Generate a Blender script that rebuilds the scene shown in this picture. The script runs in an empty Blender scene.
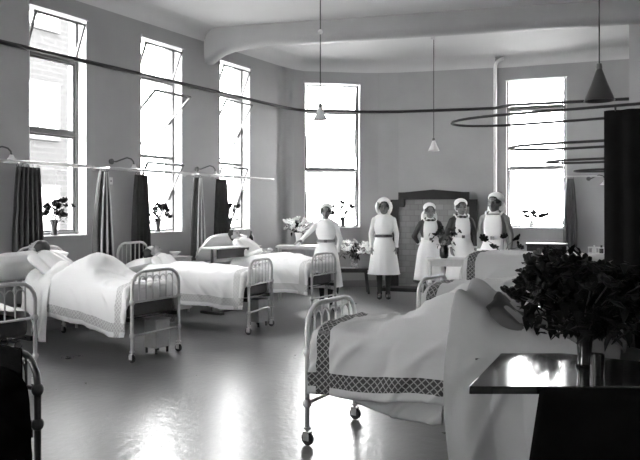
import bpy, bmesh, math, random
from mathutils import Vector, Matrix, noise
PI = math.pi
C = bpy.context.scene.collection
R = math.radians

# ------------------------------------------------------------------ materials
def mat(name, g, rough=0.6, metal=0.0, var=0.0, scale=8.0, bump=0.0, bscale=40.0, spec=0.5, sheen=0.0, tint=None):
    m = bpy.data.materials.new(name); m.use_nodes = True
    nt = m.node_tree; b = nt.nodes['Principled BSDF']
    col = tint if tint else (g, g, g)
    b.inputs['Base Color'].default_value = (*col, 1)
    b.inputs['Roughness'].default_value = rough
    b.inputs['Metallic'].default_value = metal
    b.inputs['Specular IOR Level'].default_value = spec
    if sheen: b.inputs['Sheen Weight'].default_value = sheen
    tc = nt.nodes.new('ShaderNodeTexCoord')
    if var:
        n = nt.nodes.new('ShaderNodeTexNoise'); n.inputs['Scale'].default_value = scale; n.inputs['Detail'].default_value = 5
        r = nt.nodes.new('ShaderNodeValToRGB')
        r.color_ramp.elements[0].position = 0.3; r.color_ramp.elements[1].position = 0.7
        r.color_ramp.elements[0].color = tuple(c*(1-var) for c in col)+(1,)
        r.color_ramp.elements[1].color = tuple(min(1, c*(1+var)) for c in col)+(1,)
        nt.links.new(tc.outputs['Object'], n.inputs['Vector']); nt.links.new(n.outputs['Fac'], r.inputs['Fac'])
        nt.links.new(r.outputs['Color'], b.inputs['Base Color'])
    if bump:
        n2 = nt.nodes.new('ShaderNodeTexNoise'); n2.inputs['Scale'].default_value = bscale; n2.inputs['Detail'].default_value = 4
        bp = nt.nodes.new('ShaderNodeBump'); bp.inputs['Strength'].default_value = bump; bp.inputs['Distance'].default_value = 0.01
        nt.links.new(tc.outputs['Object'], n2.inputs['Vector']); nt.links.new(n2.outputs['Fac'], bp.inputs['Height'])
        nt.links.new(bp.outputs['Normal'], b.inputs['Normal'])
    return m

M = {}
M['wall'] = mat('wall_paint', 0.355, 0.55, var=0.06, scale=1.5, bump=0.15, bscale=12)
M['ceiling'] = mat('ceiling_paint', 0.62, 0.7, var=0.04, scale=1.2)
M['reveal'] = mat('white_gloss_paint', 0.75, 0.35)
M['sashpaint'] = mat('sash_paint', 0.11, 0.4)
M['darkframe'] = mat('grey_window_frame', 0.13, 0.45)
M['baseboard'] = mat('baseboard_paint', 0.22, 0.4)
M['white_enamel'] = mat('white_enamel', 0.5, 0.3, var=0.06, scale=20)
M['dark_iron'] = mat('dark_iron', 0.028, 0.4, var=0.1, scale=20)
M['rail'] = mat('rail_metal', 0.04, 0.4, metal=0.4)
M['rail_light'] = mat('bright_rail_metal', 0.55, 0.3, metal=0.6)
M['linen'] = mat('white_linen', 0.74, 0.85, var=0.03, scale=6, bump=0.35, bscale=14)
M['pillow'] = mat('pillow_linen', 0.74, 0.85, var=0.03, scale=5, bump=0.5, bscale=7)
M['mattress'] = mat('mattress_ticking', 0.07, 0.8, var=0.12, scale=12)
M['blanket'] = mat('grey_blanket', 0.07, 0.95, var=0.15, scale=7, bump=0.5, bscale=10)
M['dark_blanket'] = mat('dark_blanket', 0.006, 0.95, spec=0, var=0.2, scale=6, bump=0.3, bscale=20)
M['curtain'] = mat('bed_curtain_cloth', 0.11, 0.9, var=0.08, scale=10)
M['curtain_dark'] = mat('dark_curtain_cloth', 0.06, 0.9, var=0.08, scale=10)
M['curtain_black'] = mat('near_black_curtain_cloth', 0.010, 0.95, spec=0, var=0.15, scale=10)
M['curtain_stripe'] = mat('pale_curtain_cloth', 0.5, 0.9)
M['dress_white'] = mat('white_dress_cloth', 0.8, 0.85)
M['apron'] = mat('white_apron_cloth', 0.82, 0.8, bump=0.25, bscale=18)
M['dress_grey'] = mat('grey_dress_cloth', 0.24, 0.85, var=0.06)
M['dress_dark'] = mat('dark_dress_cloth', 0.045, 0.85)
M['belt'] = mat('dark_belt', 0.035, 0.4)
M['stocking'] = mat('dark_stocking', 0.03, 0.7)
M['shoe'] = mat('black_shoe_leather', 0.012, 0.25)
M['skin'] = mat('skin', 0.17, 0.5)
M['skin_pale'] = mat('skin_in_bed', 0.34, 0.5)
M['hair'] = mat('dark_hair', 0.018, 0.6, bump=0.5, bscale=60)
M['feature'] = mat('dark_features', 0.03, 0.5)
M['lip'] = mat('lips', 0.09, 0.5)
M['polish'] = mat('polished_table_top', 0.015, 0.09, var=0.3, scale=5)
M['wood_dark'] = mat('dark_polished_wood', 0.012, 0.18, var=0.3, scale=6)
M['wood_mid'] = mat('stained_wood', 0.028, 0.35, var=0.3, scale=5)
M['stem'] = mat('flower_stem', 0.05, 0.6)
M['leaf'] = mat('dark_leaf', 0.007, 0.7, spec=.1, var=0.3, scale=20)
M['petal_white'] = mat('pale_petals', 0.72, 0.7, var=0.12, scale=25)
M['petal_grey'] = mat('grey_petals', 0.12, 0.7, var=0.2, scale=25)
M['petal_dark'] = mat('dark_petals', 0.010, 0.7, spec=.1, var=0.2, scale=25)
M['china'] = mat('white_china', 0.7, 0.15)
M['pot'] = mat('dark_metal_pot', 0.06, 0.25, metal=0.7)
M['shade'] = mat('opal_glass_shade', 0.62, 0.3)
M['shade_grey'] = mat('smoky_glass_shade', 0.04, 0.3)
M['cord'] = mat('dark_cord', 0.03, 0.6)
M['brass'] = mat('dull_brass', 0.12, 0.35, metal=0.7)
M['tire'] = mat('caster_wheel', 0.03, 0.5)
M['iron_surround'] = mat('fireplace_dark_surround', 0.022, 0.6, var=0.1, spec=.2)
M['hearth'] = mat('hearth_stone', 0.09, 0.4, var=0.2)
M['opening'] = mat('sooty_grate', 0.02, 0.7)
M['paper'] = mat('white_lace', 0.72, 0.6, bump=0.6, bscale=60)

def floor_mat():
    m = mat('polished_lino', 0.1, 0.2); nt = m.node_tree; b = nt.nodes['Principled BSDF']
    tc = nt.nodes.new('ShaderNodeTexCoord')
    n = nt.nodes.new('ShaderNodeTexNoise'); n.inputs['Scale'].default_value = 2.2; n.inputs['Detail'].default_value = 7; n.inputs['Roughness'].default_value = 0.65
    r = nt.nodes.new('ShaderNodeValToRGB'); r.color_ramp.elements[0].position = 0.25; r.color_ramp.elements[1].position = 0.8
    r.color_ramp.elements[0].color = (0.085, 0.085, 0.085, 1); r.color_ramp.elements[1].color = (0.15, 0.15, 0.15, 1)
    r2 = nt.nodes.new('ShaderNodeMapRange'); r2.inputs['To Min'].default_value = 0.24; r2.inputs['To Max'].default_value = 0.34
    n3 = nt.nodes.new('ShaderNodeTexNoise'); n3.inputs['Scale'].default_value = 14; n3.inputs['Detail'].default_value = 3
    bp = nt.nodes.new('ShaderNodeBump'); bp.inputs['Strength'].default_value = 0.3; bp.inputs['Distance'].default_value = 0.01
    for k in (n, n3): nt.links.new(tc.outputs['Object'], k.inputs['Vector'])
    nt.links.new(n.outputs['Fac'], r.inputs['Fac']); nt.links.new(r.outputs['Color'], b.inputs['Base Color'])
    nt.links.new(n.outputs['Fac'], r2.inputs['Value']); nt.links.new(r2.outputs['Result'], b.inputs['Roughness'])
    nt.links.new(n3.outputs['Fac'], bp.inputs['Height']); nt.links.new(bp.outputs['Normal'], b.inputs['Normal'])
    b.inputs['Specular IOR Level'].default_value = 0.9
    return m
M['floor'] = floor_mat()

def glass_mat():
    m = bpy.data.materials.new('window_glass'); m.use_nodes = True; nt = m.node_tree; nt.nodes.clear()
    o = nt.nodes.new('ShaderNodeOutputMaterial'); t = nt.nodes.new('ShaderNodeBsdfTransparent'); g = nt.nodes.new('ShaderNodeBsdfGlossy')
    t.inputs['Color'].default_value = (0.93, 0.93, 0.93, 1); g.inputs['Roughness'].default_value = 0.05
    mx = nt.nodes.new('ShaderNodeMixShader')
    mx.inputs[0].default_value = 0.07; nt.links.new(t.outputs[0], mx.inputs[1]); nt.links.new(g.outputs[0], mx.inputs[2]); nt.links.new(mx.outputs[0], o.inputs[0])
    return m
M['glass'] = glass_mat()
def vase_glass():
    m = mat('vase_glass', 0.9, 0.05); b = m.node_tree.nodes['Principled BSDF']
    b.inputs['Transmission Weight'].default_value = 0.8; b.inputs['IOR'].default_value = 1.3; b.inputs['Base Color'].default_value = (.7, .7, .7, 1)
    return m
M['vase_glass'] = vase_glass()
M['vase_grey'] = mat('grey_stoneware', 0.05, 0.3)
M['dark_glass'] = mat('dark_green_glass', 0.015, 0.06)

def brick_mat(name, c1, c2, mortar, bw=.45, bh=.16, bm_=.018):
    m = mat(name, 0.3, 0.9); nt = m.node_tree; b = nt.nodes['Principled BSDF']
    tc = nt.nodes.new('ShaderNodeTexCoord'); br = nt.nodes.new('ShaderNodeTexBrick')
    mp = nt.nodes.new('ShaderNodeMapping'); mp.inputs['Rotation'].default_value = (R(90), 0, 0)
    sx = nt.nodes.new('ShaderNodeSeparateXYZ'); cx = nt.nodes.new('ShaderNodeCombineXYZ')
    nt.links.new(tc.outputs['Object'], sx.inputs[0])
    ad = nt.nodes.new('ShaderNodeMath'); nt.links.new(sx.outputs['X'], ad.inputs[0]); nt.links.new(sx.outputs['Y'], ad.inputs[1])
    nt.links.new(ad.outputs[0], cx.inputs['X']); nt.links.new(sx.outputs['Z'], cx.inputs['Y'])
    br.inputs['Scale'].default_value = 1.0; br.inputs['Brick Width'].default_value = bw; br.inputs['Row Height'].default_value = bh; br.inputs['Mortar Size'].default_value = bm_
    br.inputs['Color1'].default_value = (c1, c1, c1, 1); br.inputs['Color2'].default_value = (c2, c2, c2, 1); br.inputs['Mortar'].default_value = (mortar, mortar, mortar, 1)
    nt.links.new(cx.outputs[0], br.inputs['Vector']); nt.links.new(br.outputs['Color'], b.inputs['Base Color'])
    return m
M['brick_out'] = brick_mat('pale_brickwork', 0.014, 0.018, 0.027)
M['quoin'] = mat('pale_stone_quoins', 0.04, 0.8)
M['out_glass'] = mat('far_window_panes', 0.75, 0.2)
M['tiles'] = brick_mat('fireplace_tiles', 0.19, 0.25, 0.17, .16, .11, .006)
M['ground'] = mat('pale_paving', 0.25, 0.9)

def cover_mat(name, base, band, line, foot0=0.05, foot1=0.14, side0=0.05, side1=0.14, period=0.045):
    """bedspread cloth with a woven lattice band along foot and side hems (UV.x = metres from foot edge, UV.y = metres from side hem)"""
    m = mat(name, base, 0.85, bump=0.3, bscale=12); nt = m.node_tree; b = nt.nodes['Principled BSDF']
    uv = nt.nodes.new('ShaderNodeUVMap'); s = nt.nodes.new('ShaderNodeSeparateXYZ'); nt.links.new(uv.outputs[0], s.inputs[0])
    def mth(op, a, c=None):
        n = nt.nodes.new('ShaderNodeMath'); n.operation = op
        for i, v in enumerate((a, c)):
            if v is None: continue
            if isinstance(v, (int, float)): n.inputs[i].default_value = v
            else: nt.links.new(v, n.inputs[i])
        return n.outputs[0]
    X, Y = s.outputs['X'], s.outputs['Y']
    def inband(v, lo, hi): return mth('MULTIPLY', mth('GREATER_THAN', v, lo), mth('LESS_THAN', v, hi))
    foot = inband(X, foot0, foot1); side = inband(Y, side0, side1)
    bandm = mth('MAXIMUM', foot, side)
    def lat(v):
        f = mth('FRACT', mth('DIVIDE', v, period)); return mth('LESS_THAN', mth('ABSOLUTE', mth('SUBTRACT', f, 0.5)), 0.10)
    l = mth('MAXIMUM', lat(mth('ADD', X, Y)), lat(mth('SUBTRACT', X, Y)))
    mx = nt.nodes.new('ShaderNodeMix'); mx.data_type = 'RGBA'
    mx.inputs[6].default_value = (band, band, band, 1); mx.inputs[7].default_value = (line, line, line, 1); nt.links.new(l, mx.inputs[0])
    m2 = nt.nodes.new('ShaderNodeMix'); m2.data_type = 'RGBA'; m2.inputs[6].default_value = (base, base, base, 1)
    nt.links.new(mx.outputs[2], m2.inputs[7]); nt.links.new(bandm, m2.inputs[0]); nt.links.new(m2.outputs[2], b.inputs['Base Color'])
    return m
M['cover_lit'] = cover_mat('bedspread_light_washed_band', 0.74, 0.42, 0.62)  # band paled in the colour: same cloth, washed out by daylight
M['cover_shaded'] = cover_mat('bedspread_shaded_lattice_band', 0.37, 0.022, 0.20, period=0.045)  # same cloth, base darkened to stand in for shade on the right
M['cover_plain'] = mat('plain_bed_cloth', 0.27, 0.85, var=0.04, scale=5, bump=0.5, bscale=9)

# ------------------------------------------------------------------ helpers
class MB:
    def __init__(s): s.v = []; s.f = []
    def add(s, vs, fs):
        n = len(s.v); s.v += [tuple(v) for v in vs]; s.f += [tuple(i+n for i in f) for f in fs]; return s
    def box(s, x0, x1, y0, y1, z0, z1, mtx=None):
        vs = [Vector((x, y, z)) for z in (z0, z1) for y in (y0, y1) for x in (x0, x1)]
        if mtx: vs = [mtx @ v for v in vs]
        return s.add(vs, [(0, 2, 3, 1), (4, 5, 7, 6), (0, 1, 5, 4), (2, 6, 7, 3), (0, 4, 6, 2), (1, 3, 7, 5)])
    def prism(s, poly, z0, z1):
        n = len(poly)
        vs = [(x, y, z0) for x, y in poly]+[(x, y, z1) for x, y in poly]
        fs = [tuple(range(n))[::-1], tuple(range(n, 2*n))]+[(i, (i+1) % n, n+(i+1) % n, n+i) for i in range(n)]
        return s.add(vs, fs)
    def hexa(s, q0, q1):   # two quads (4 pts each) joined
        return s.add(list(q0)+list(q1), [(3, 2, 1, 0), (4, 5, 6, 7), (0, 1, 5, 4), (1, 2, 6, 5), (2, 3, 7, 6), (3, 0, 4, 7)])
    def tube(s, pts, r, seg=8, closed=False, cap=True):
        pts = [Vector(p) for p in pts]; n = len(pts); rs = r if isinstance(r, (list, tuple)) else [r]*n
        prev = None; vs = []
        for i, p in enumerate(pts):
            if closed: t = (pts[(i+1) % n]-pts[i-1])
            else: t = pts[min(i+1, n-1)]-pts[max(i-1, 0)]
            t.normalize()
            if prev is None:
                up = Vector((0, 0, 1)) if abs(t.z) < 0.9 else Vector((1, 0, 0)); a = t.cross(up).normalized()
            else:
                a = prev-t*prev.dot(t); a.normalize()
            prev = a; bb = t.cross(a)
            for k in range(seg):
                th = 2*PI*k/seg; vs.append(p+(a*math.cos(th)+bb*math.sin(th))*rs[i])
        fs = []
        m = n if closed else n-1
        for i in range(m):
            for k in range(seg):
                j = (i+1) % n; fs.append((i*seg+k, i*seg+(k+1) % seg, j*seg+(k+1) % seg, j*seg+k))
        if cap and not closed: fs += [tuple(range(seg))[::-1], tuple(range((n-1)*seg, n*seg))]
        return s.add(vs, fs)
    def lathe(s, prof, loc=(0, 0, 0), seg=20, sx=1, sy=1, mtx=None, ang=None, fold=None):
        full = ang is None; a0, a1 = (0, 2*PI) if full else ang; n = seg if full else seg+1; vs = []
        for (r, z) in prof:
            for k in range(n):
                th = a0+(a1-a0)*k/seg; rr = r*(fold(th, z) if fold else 1)
                v = Vector((rr*math.cos(th)*sx, rr*math.sin(th)*sy, z))
                if mtx: v = mtx @ v
                vs.append(v+Vector(loc))
        fs = []
        for i in range(len(prof)-1):
            for k in range(seg):
                k2 = (k+1) % n if full else k+1
                fs.append((i*n+k, i*n+k2, (i+1)*n+k2, (i+1)*n+k))
        if full:
            if prof[0][0] > 1e-6: fs.append(tuple(range(n))[::-1])
            if prof[-1][0] > 1e-6: fs.append(tuple(range((len(prof)-1)*n, len(prof)*n)))
        return s.add(vs, fs)
    def ell(s, c, r, seg=14, rings=9, mtx=None):
        vs = []; fs = []
        for i in range(rings+1):
            ph = -PI/2+PI*i/rings
            for k in range(seg):
                th = 2*PI*k/seg; v = Vector((math.cos(ph)*math.cos(th)*r[0], math.cos(ph)*math.sin(th)*r[1], math.sin(ph)*r[2]))
                if mtx: v = mtx @ v
                vs.append(v+Vector(c))
        for i in range(rings):
            for k in range(seg): fs.append((i*seg+k, i*seg+(k+1) % seg, (i+1)*seg+(k+1) % seg, (i+1)*seg+k))
        return s.add(vs, fs)
    def cap(s, p, q, r1, r2, seg=10):   # tapered capsule
        p, q = Vector(p), Vector(q); d = (q-p); L = d.length; d.normalize()
        pts = [p-d*r1*0.98, p-d*r1*0.7, p-d*r1*0.3, p]; rs = [r1*0.15, r1*0.71, r1*0.95, r1]
        pts += [p+(q-p)*0.5, q, q+d*r2*0.3, q+d*r2*0.7, q+d*r2*0.98]; rs += [(r1+r2)/2, r2, r2*0.95, r2*0.71, r2*0.15]
        return s.tube(pts, rs, seg)
    def build(s, name, m, parent=None, smooth=True, loc=None, rz=None, bevel=0, solid=0, remesh=0, weld=False):
        me = bpy.data.meshes.new(name); me.from_pydata(s.v, [], s.f)
        bm = bmesh.new(); bm.from_mesh(me)
        bmesh.ops.remove_doubles(bm, verts=bm.verts, dist=1e-5)
        if not solid: bmesh.ops.recalc_face_normals(bm, faces=bm.faces)
        bm.to_mesh(me); bm.free(); me.update()
        me.materials.append(m)
        if smooth:
            me.polygons.foreach_set('use_smooth', [True]*len(me.polygons))
            try: me.set_sharp_from_angle(angle=R(40))
            except Exception: pass
        o = bpy.data.objects.new(name, me); C.objects.link(o)
        if parent: o.parent = parent
        if loc: o.location = loc
        if rz: o.rotation_euler = (0, 0, rz)
        if remesh:
            md = o.modifiers.new('remesh', 'REMESH'); md.mode = 'VOXEL'; md.voxel_size = remesh; md.use_smooth_shade = True
            sm = o.modifiers.new('smooth', 'SMOOTH'); sm.factor = 0.5; sm.iterations = 4
        if bevel:
            bv = o.modifiers.new('bevel', 'BEVEL'); bv.width = bevel; bv.segments = 2; bv.limit_method = 'ANGLE'; bv.angle_limit = R(40)
        if solid:
            sd = o.modifiers.new('solid', 'SOLIDIFY'); sd.thickness = solid; sd.offset = 0
        return o

def thing(name, label, cat, loc=(0, 0, 0), rz=0, group=None):
    o = bpy.data.objects.new(name, None); C.objects.link(o); o.empty_display_size = 0.1
    o.location = loc; o.rotation_euler = (0, 0, rz); o['label'] = label; o['category'] = cat
    if group: o['group'] = group
    return o
def tag(o, label, cat, group=None, kind=None):
    o['label'] = label; o['category'] = cat
    if group: o['group'] = group
    if kind: o['kind'] = kind
    return o
def struct(o):
    o['kind'] = 'structure'; return o
def plabel(o, l): o['label'] = l; return o
def kids(o): return [c for c in bpy.data.objects if c.parent == o]
def copy_tree(o, parent=None):
    c = o.copy(); C.objects.link(c); c.parent = parent
    for ch in kids(o): copy_tree(ch, c)
    return c

# ------------------------------------------------------------------ room shell
H = 4.5
XL = -7.3
# inner outline of the room, walked with the outside on the left; window panels flagged
def off_poly(pts, d):
    out = []
    for i, p in enumerate(pts):
        a = Vector(pts[max(i-1, 0)]); b = Vector(pts[i]); c = Vector(pts[min(i+1, len(pts)-1)])
        t1 = (b-a).normalized() if i > 0 else (c-b).normalized(); t2 = (c-b).normalized() if i < len(pts)-1 else t1
        n1 = Vector((-t1.y, t1.x)); n2 = Vector((-t2.y, t2.x)); n = (n1+n2).normalized()
        k = max(0.4, n.dot(n1)); out.append(tuple(b+n*(d/k)))
    return out
WT = 0.38
def wall_run(mb, pts, wins, z1=H+0.05):
    """wins: {panel index: (t0, t1, zsill, zhead)} with t in 0..1 along the panel"""
    outer = off_poly(pts, WT)
    for i in range(len(pts)-1):
        p, q = Vector(pts[i]), Vector(pts[i+1]); P, Q = Vector(outer[i]), Vector(outer[i+1])
        n = (q-p).normalized(); n = Vector((-n.y, n.x))
        spans = [(0, 1, [(0, z1)])]
        ws = wins.get(i, [])
        if ws:
            spans = []; t = 0
            for (t0, t1, zs, zh) in ws:
                spans.append((t, t0, [(0, z1)])); spans.append((t0, t1, [(0, zs), (zh, z1)])); t = t1
            spans.append((t, 1, [(0, z1)]))
        for (ta, tb, zz) in spans:
            if tb-ta < 1e-5: continue
            a, b = p.lerp(q, ta), p.lerp(q, tb)
            A = P if ta == 0 else a+n*WT; B = Q if tb == 1 else b+n*WT
            for (za, zb) in zz:
                mb.hexa([(a.x, a.y, za), (b.x, b.y, za), (B.x, B.y, za), (A.x, A.y, za)], [(a.x, a.y, zb), (b.x, b.y, zb), (B.x, B.y, zb), (A.x, A.y, zb)])

SILL, HEAD = 1.19, 4.1
WY = [(4.80, 5.64), (6.58, 7.42), (8.30, 9.11)]          # windows of the left wall in frame
WYB = [(1.2, 2.04)]                   # unseen window, added to throw daylight on bed and nurse fronts
left_pts = [(XL, -4.5), (XL, 9.6)]
span = 9.6+4.5
mb = MB(); wl = sorted(WY+WYB)
wall_run(mb, left_pts, {0: [((a+4.5)/span, (b+4.5)/span, SILL, HEAD) for a, b in wl]})
struct(mb.build('wall_left', M['wall'], smooth=False))
end_pts = [(XL, 9.6), (-7.3, 9.9), (-7.285, 10.15), (-7.25, 10.4), (-7.17, 10.64), (-6.30, 11.39), (-6.02, 11.58), (-5.66, 11.77), (-5.2, 11.94), (-3.9, 12.36)]
mb = MB(); wall_run(mb, end_pts, {4: [(0.01, 0.985, SILL, HEAD)]})
eb = (-3.9, 12.36); dvec = Vector((1.02, 0.24)).normalized(); nv = Vector((-dvec.y, dvec.x))
st = Vector(eb)+nv*0.16+dvec*0.02
r0 = st; r1 = st+dvec*3.2
L5 = 3.2
w5 = (0.179, 1.276)
wall_run(mb, [tuple(r0), tuple(r1)], {0: [(w5[0]/L5, w5[1]/L5, SILL, HEAD)]})
mb.hexa([(eb[0], eb[1], 0), (r0.x, r0.y, 0), (r0.x+nv.x*.4, r0.y+nv.y*.4, 0), (eb[0]+nv.x*.4-.1, eb[1]+nv.y*.4, 0)],
        [(eb[0], eb[1], H+.05), (r0.x, r0.y, H+.05), (r0.x+nv.x*.4, r0.y+nv.y*.4, H+.05), (eb[0]+nv.x*.4-.1, eb[1]+nv.y*.4, H+.05)])
struct(mb.build('wall_end', M['wall'], smooth=True))
# white tube standing in for daylight on the projecting corner beside the end window
mb = MB(); e = Vector(eb)
path = [(e.x+.012, e.y-.01, 0.0), (e.x+.012, e.y-.01, 4.28)]+[(e.x+.012+dvec.x*(.16-.16*math.cos(t)), e.y-.01+dvec.y*(.16-.16*math.cos(t)), 4.28+.16*math.sin(t)) for t in (R(20), R(40), R(60), R(80), R(90))]
mb.tube(path, 0.035, 8)
struct(mb.build('lit_corner_edge', M['reveal']))
XR = 0.62
mb = MB(); WYR = []
wall_run(mb, [(XR, 10.7), (XR, -4.5)], {})
mb.prism([(XR, 10.4), (XR+.3, 10.4), (XR+.3, 13.4), (-1.3, 13.4), (-1.3, 10.4)], 0, H+.05)
struct(mb.build('wall_right', M['wall'], smooth=False))
WXB = [(-6.2, -4.9)]  # unseen back-wall window, added to light the room from behind
mb = MB(); LB = XR+.38-XL+.38; wall_run(mb, [(XR+.38, -4.5), (XL-.38, -4.5)], {0: [((XR+.38-b)/LB, (XR+.38-a)/LB, .9, HEAD) for a, b in WXB[::-1]]}); struct(mb.build('wall_back', M['wall'], smooth=False))
mb = MB(); mb.box(XL-.5, XR+.4, -4.9, 14.0, -0.12, 0); struct(mb.build('floor', M['floor'], smooth=False))
mb = MB(); mb.box(XL-.5, XR+.4, -4.9, 14.0, H, H+.2)
# coved corner between wall and ceiling
def cove(mb, pts, r=0.22, n=6):
    rows = []
    for k in range(n+1):
        t = PI/2*k/n; off = r*(1-math.sin(t)); z = H-r*(1-math.cos(t)) if False else H-r+r*math.sin(t)
        inn = off_poly(pts, -(r-r*math.cos(t))-0.002); rows.append([(x, y, z) for x, y in inn])
    vs = [v for row in rows for v in row]; m = len(pts); fs = []
    for k in range(n):
        for i in range(m-1): fs.append((k*m+i, k*m+i+1, (k+1)*m+i+1, (k+1)*m+i))
    mb.add(vs, fs)
cove(mb, [(XL, -4.5)]+end_pts); cove(mb, [tuple(r0), tuple(r1)], 0.2)
struct(mb.build('ceiling', M['ceiling'], smooth=True))
# dropped beam with a curved haunch into the left wall
B0 = Vector((XL, 7.92)); B1 = Vector((-1.1, 10.10)); bd = (B1-B0).normalized(); bn = Vector((-bd.y, bd.x)); BL = (B1-B0).length
prof = [(-.3, 3.90), (.02, 3.92), (.10, 3.955), (.2, 4.03), (.3, 4.085), (.45, 4.13), (.7, 4.165), (1.1, 4.185), (BL, 4.19)]
mb = MB(); rows = []
for (s_, z) in prof:
    p = B0+bd*s_
    # rounded soffit section
    sec = [(0, H+.02), (0, z+.10), (.02, z+.04), (.07, z), (.20, z), (.26, z+.04), (.28, z+.10), (.28, H+.02)]
    rows.append([(p.x+bn.x*o, p.y+bn.y*o, zz) for o, zz in sec])
k = len(rows[0]); vs = [v for r_ in rows for v in r_]; fs = []
for i in range(len(rows)-1):
    for j in range(k): fs.append((i*k+j, i*k+(j+1) % k, (i+1)*k+(j+1) % k, (i+1)*k+j))
fs += [tuple(range(k)), tuple(range((len(rows)-1)*k, len(rows)*k))[::-1]]
mb.add(vs, fs); struct(mb.build('trim_2', M['wall']))
# baseboards
def skirting(name, pts):
    mb = MB(); a = off_poly(pts, -0.001); b = off_poly(pts, -0.022)
    for i in range(len(pts)-1):
        mb.hexa([(*a[i], 0.001), (*a[i+1], 0.001), (*b[i+1], 0.001), (*b[i], 0.001)], [(*a[i], .14), (*a[i+1], .14), (*b[i+1], .14), (*b[i], .14)])
    struct(mb.build(name, M['baseboard']))
skirting('baseboard_left', left_pts); skirting('baseboard_end', end_pts)
skirting('baseboard_right', [tuple(r0), tuple(r1)])

# ------------------------------------------------------------------ windows
def window(idx, origin, rz, w, angles, dy=0.2, mid=1.13):
    root = bpy.data.objects.new('window_%d' % idx, None); C.objects.link(root); struct(root)
    root.location = origin; root.rotation_euler = (0, 0, rz)
    h = HEAD-SILL; w2 = w/2; f = .045
    fr = MB()
    for sx in (-1, 1):
        x0, x1 = sorted((sx*(w2-.001), sx*(w2-f))); fr.box(x0, x1, dy-.03, dy+.04, 0.001, h-.001)
    for z in (0.0, mid, 2.30, h-f): fr.box(-w2+f, w2-f, dy-.03, dy+.04, z+.001, z+f)
    fr.build('frame', M['sashpaint'], root, smooth=False)
    rv = MB()          # gloss painted reveal and sill board
    for sx in (-1, 1):
        x0, x1 = sorted((sx*(w2), sx*(w2-.008))); rv.box(x0, x1, .0, dy-.03, 0, h)
    rv.box(-w2+.008, w2-.008, -.0, dy-.03, h-.008, h)
    rv.box(-w2+.008, w2-.008, -.03, dy-.03, 0, .012)
    rv.build('reveal', M['reveal'], root, smooth=False)
    lin = MB(); lin.box(-w2-.02, w2+.02, -.05, dy-.03, h-.055, h-.009); lin.build('head_board', M['wall'], root, smooth=False)
    cells = [(f, mid), (mid+f, 2.30), (2.30+f, h-f-.02)]
    for (z0, z1), a in zip(cells, angles):
        sh = z1-z0-.004; sw = w2-f-.004
        m = MB(); t = .028
        m.box(-sw, -sw+t, -.014, .014, 0, sh); m.box(sw-t, sw, -.014, .014, 0, sh); m.box(-sw+t, sw-t, -.014, .014, 0, t); m.box(-sw+t, sw-t, -.014, .014, sh-t, sh)
        o = m.build('sash', M['sashpaint'], root, smooth=False); 
        piv = a and z0 < 2.2
        if piv:
            o.data.transform(Matrix.Translation((0, 0, -sh/2))); o.location = (0, dy, z0+.002+sh/2)
        else: o.location = (0, dy-.045 if a else dy, z0+.002)
        o.rotation_euler = (R(a), 0, 0); gz = sh/2 if piv else 0
        g = MB(); g.box(-sw+t, sw-t, -.002, .002, t-gz, sh-t-gz); g.build('pane', M['glass'], o, smooth=False)
        if a and not piv:
            s = MB(); p = Vector((sw, 0, sh*.55)); L = p.z*math.sin(R(a))
            s.tube([(sw+.004, .0, sh*.5), (sw+.012, sh*.5*math.sin(R(a))*.9, sh*.42)], .005, 6)
            s.build('stay', M['brass'], o)
    return root
angs = [(0, 0, 24), (32, 52, 24), (22, 32, 24)]
for i, (a, b) in enumerate(WY):
    window(i+1, (XL, (a+b)/2, SILL), R(90), b-a, angs[i], mid=(1.32, 1.13, 1.13)[i])
pa, pb = Vector((-7.17, 10.64)), Vector((-6.30, 11.39)); d4 = pb-pa
c4 = pa+d4*(0.4975); window(4, (c4.x, c4.y, SILL), math.atan2(d4.y, d4.x), d4.length*.975, (8, 8, 14))
c5 = r0+dvec*((w5[0]+w5[1])/2); window(5, (c5.x, c5.y, SILL), math.atan2(dvec.y, dvec.x), w5[1]-w5[0], (10, 6, 0))
for i, (a, b) in enumerate(WYB):
    window(6+i, (XL, (a+b)/2, SILL), R(90), b-a, (0, 0, 24))

# ------------------------------------------------------------------ outside
bt = thing('brick_building', 'brick building with white windows seen through the nearest tall window', 'building', (0, 0, -3))
mb = MB(); mb.box(-24, -17, 2, 14.2, 0, 13); mb.build('wall', M['brick_out'], bt, smooth=False)
for i in range(3):
    for zz in (3.6, 6.6, 9.8):
        m = MB(); y = 11.4-i*3.2; m.box(-17.02, -16.93, y-.75, y+.75, zz, zz+1.7); w_ = m.build('window', M['quoin'], bt, smooth=False)
        for s2 in (-1, 1):
            g = MB(); g.box(-16.93, -16.9, y+s2*.36-.31, y+s2*.36+.31, zz+.1, zz+1.6); g.build('pane', M['out_glass'], w_, smooth=False)
q = MB()
for k in range(32):
    wq = .5 if k % 2 else .28; q.box(-17.04, -16.96, 14.22-wq, 14.22, k*.4, k*.4+.38)
plabel(q.build('quoins', M['quoin'], bt, smooth=False), 'pale corner quoins')
b2 = thing('white_building', 'plain white building with a grey strip window beyond the right end window', 'building', (0, 0, -3))
mb = MB(); mb.box(-3.2, 4.5, 24, 30, 0, 7.2); mb.build('wall', M['out_glass'], b2, smooth=False)
m = MB(); m.box(1.2, 2.8, 23.9, 23.98, 5.0, 5.5); m.build('window', M['sashpaint'], b2, smooth=False)
mb = MB(); mb.box(-60, 60, -40, 80, -3.4, -3.0); struct(mb.build('ground_outside', M['ground'], smooth=False))

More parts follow.
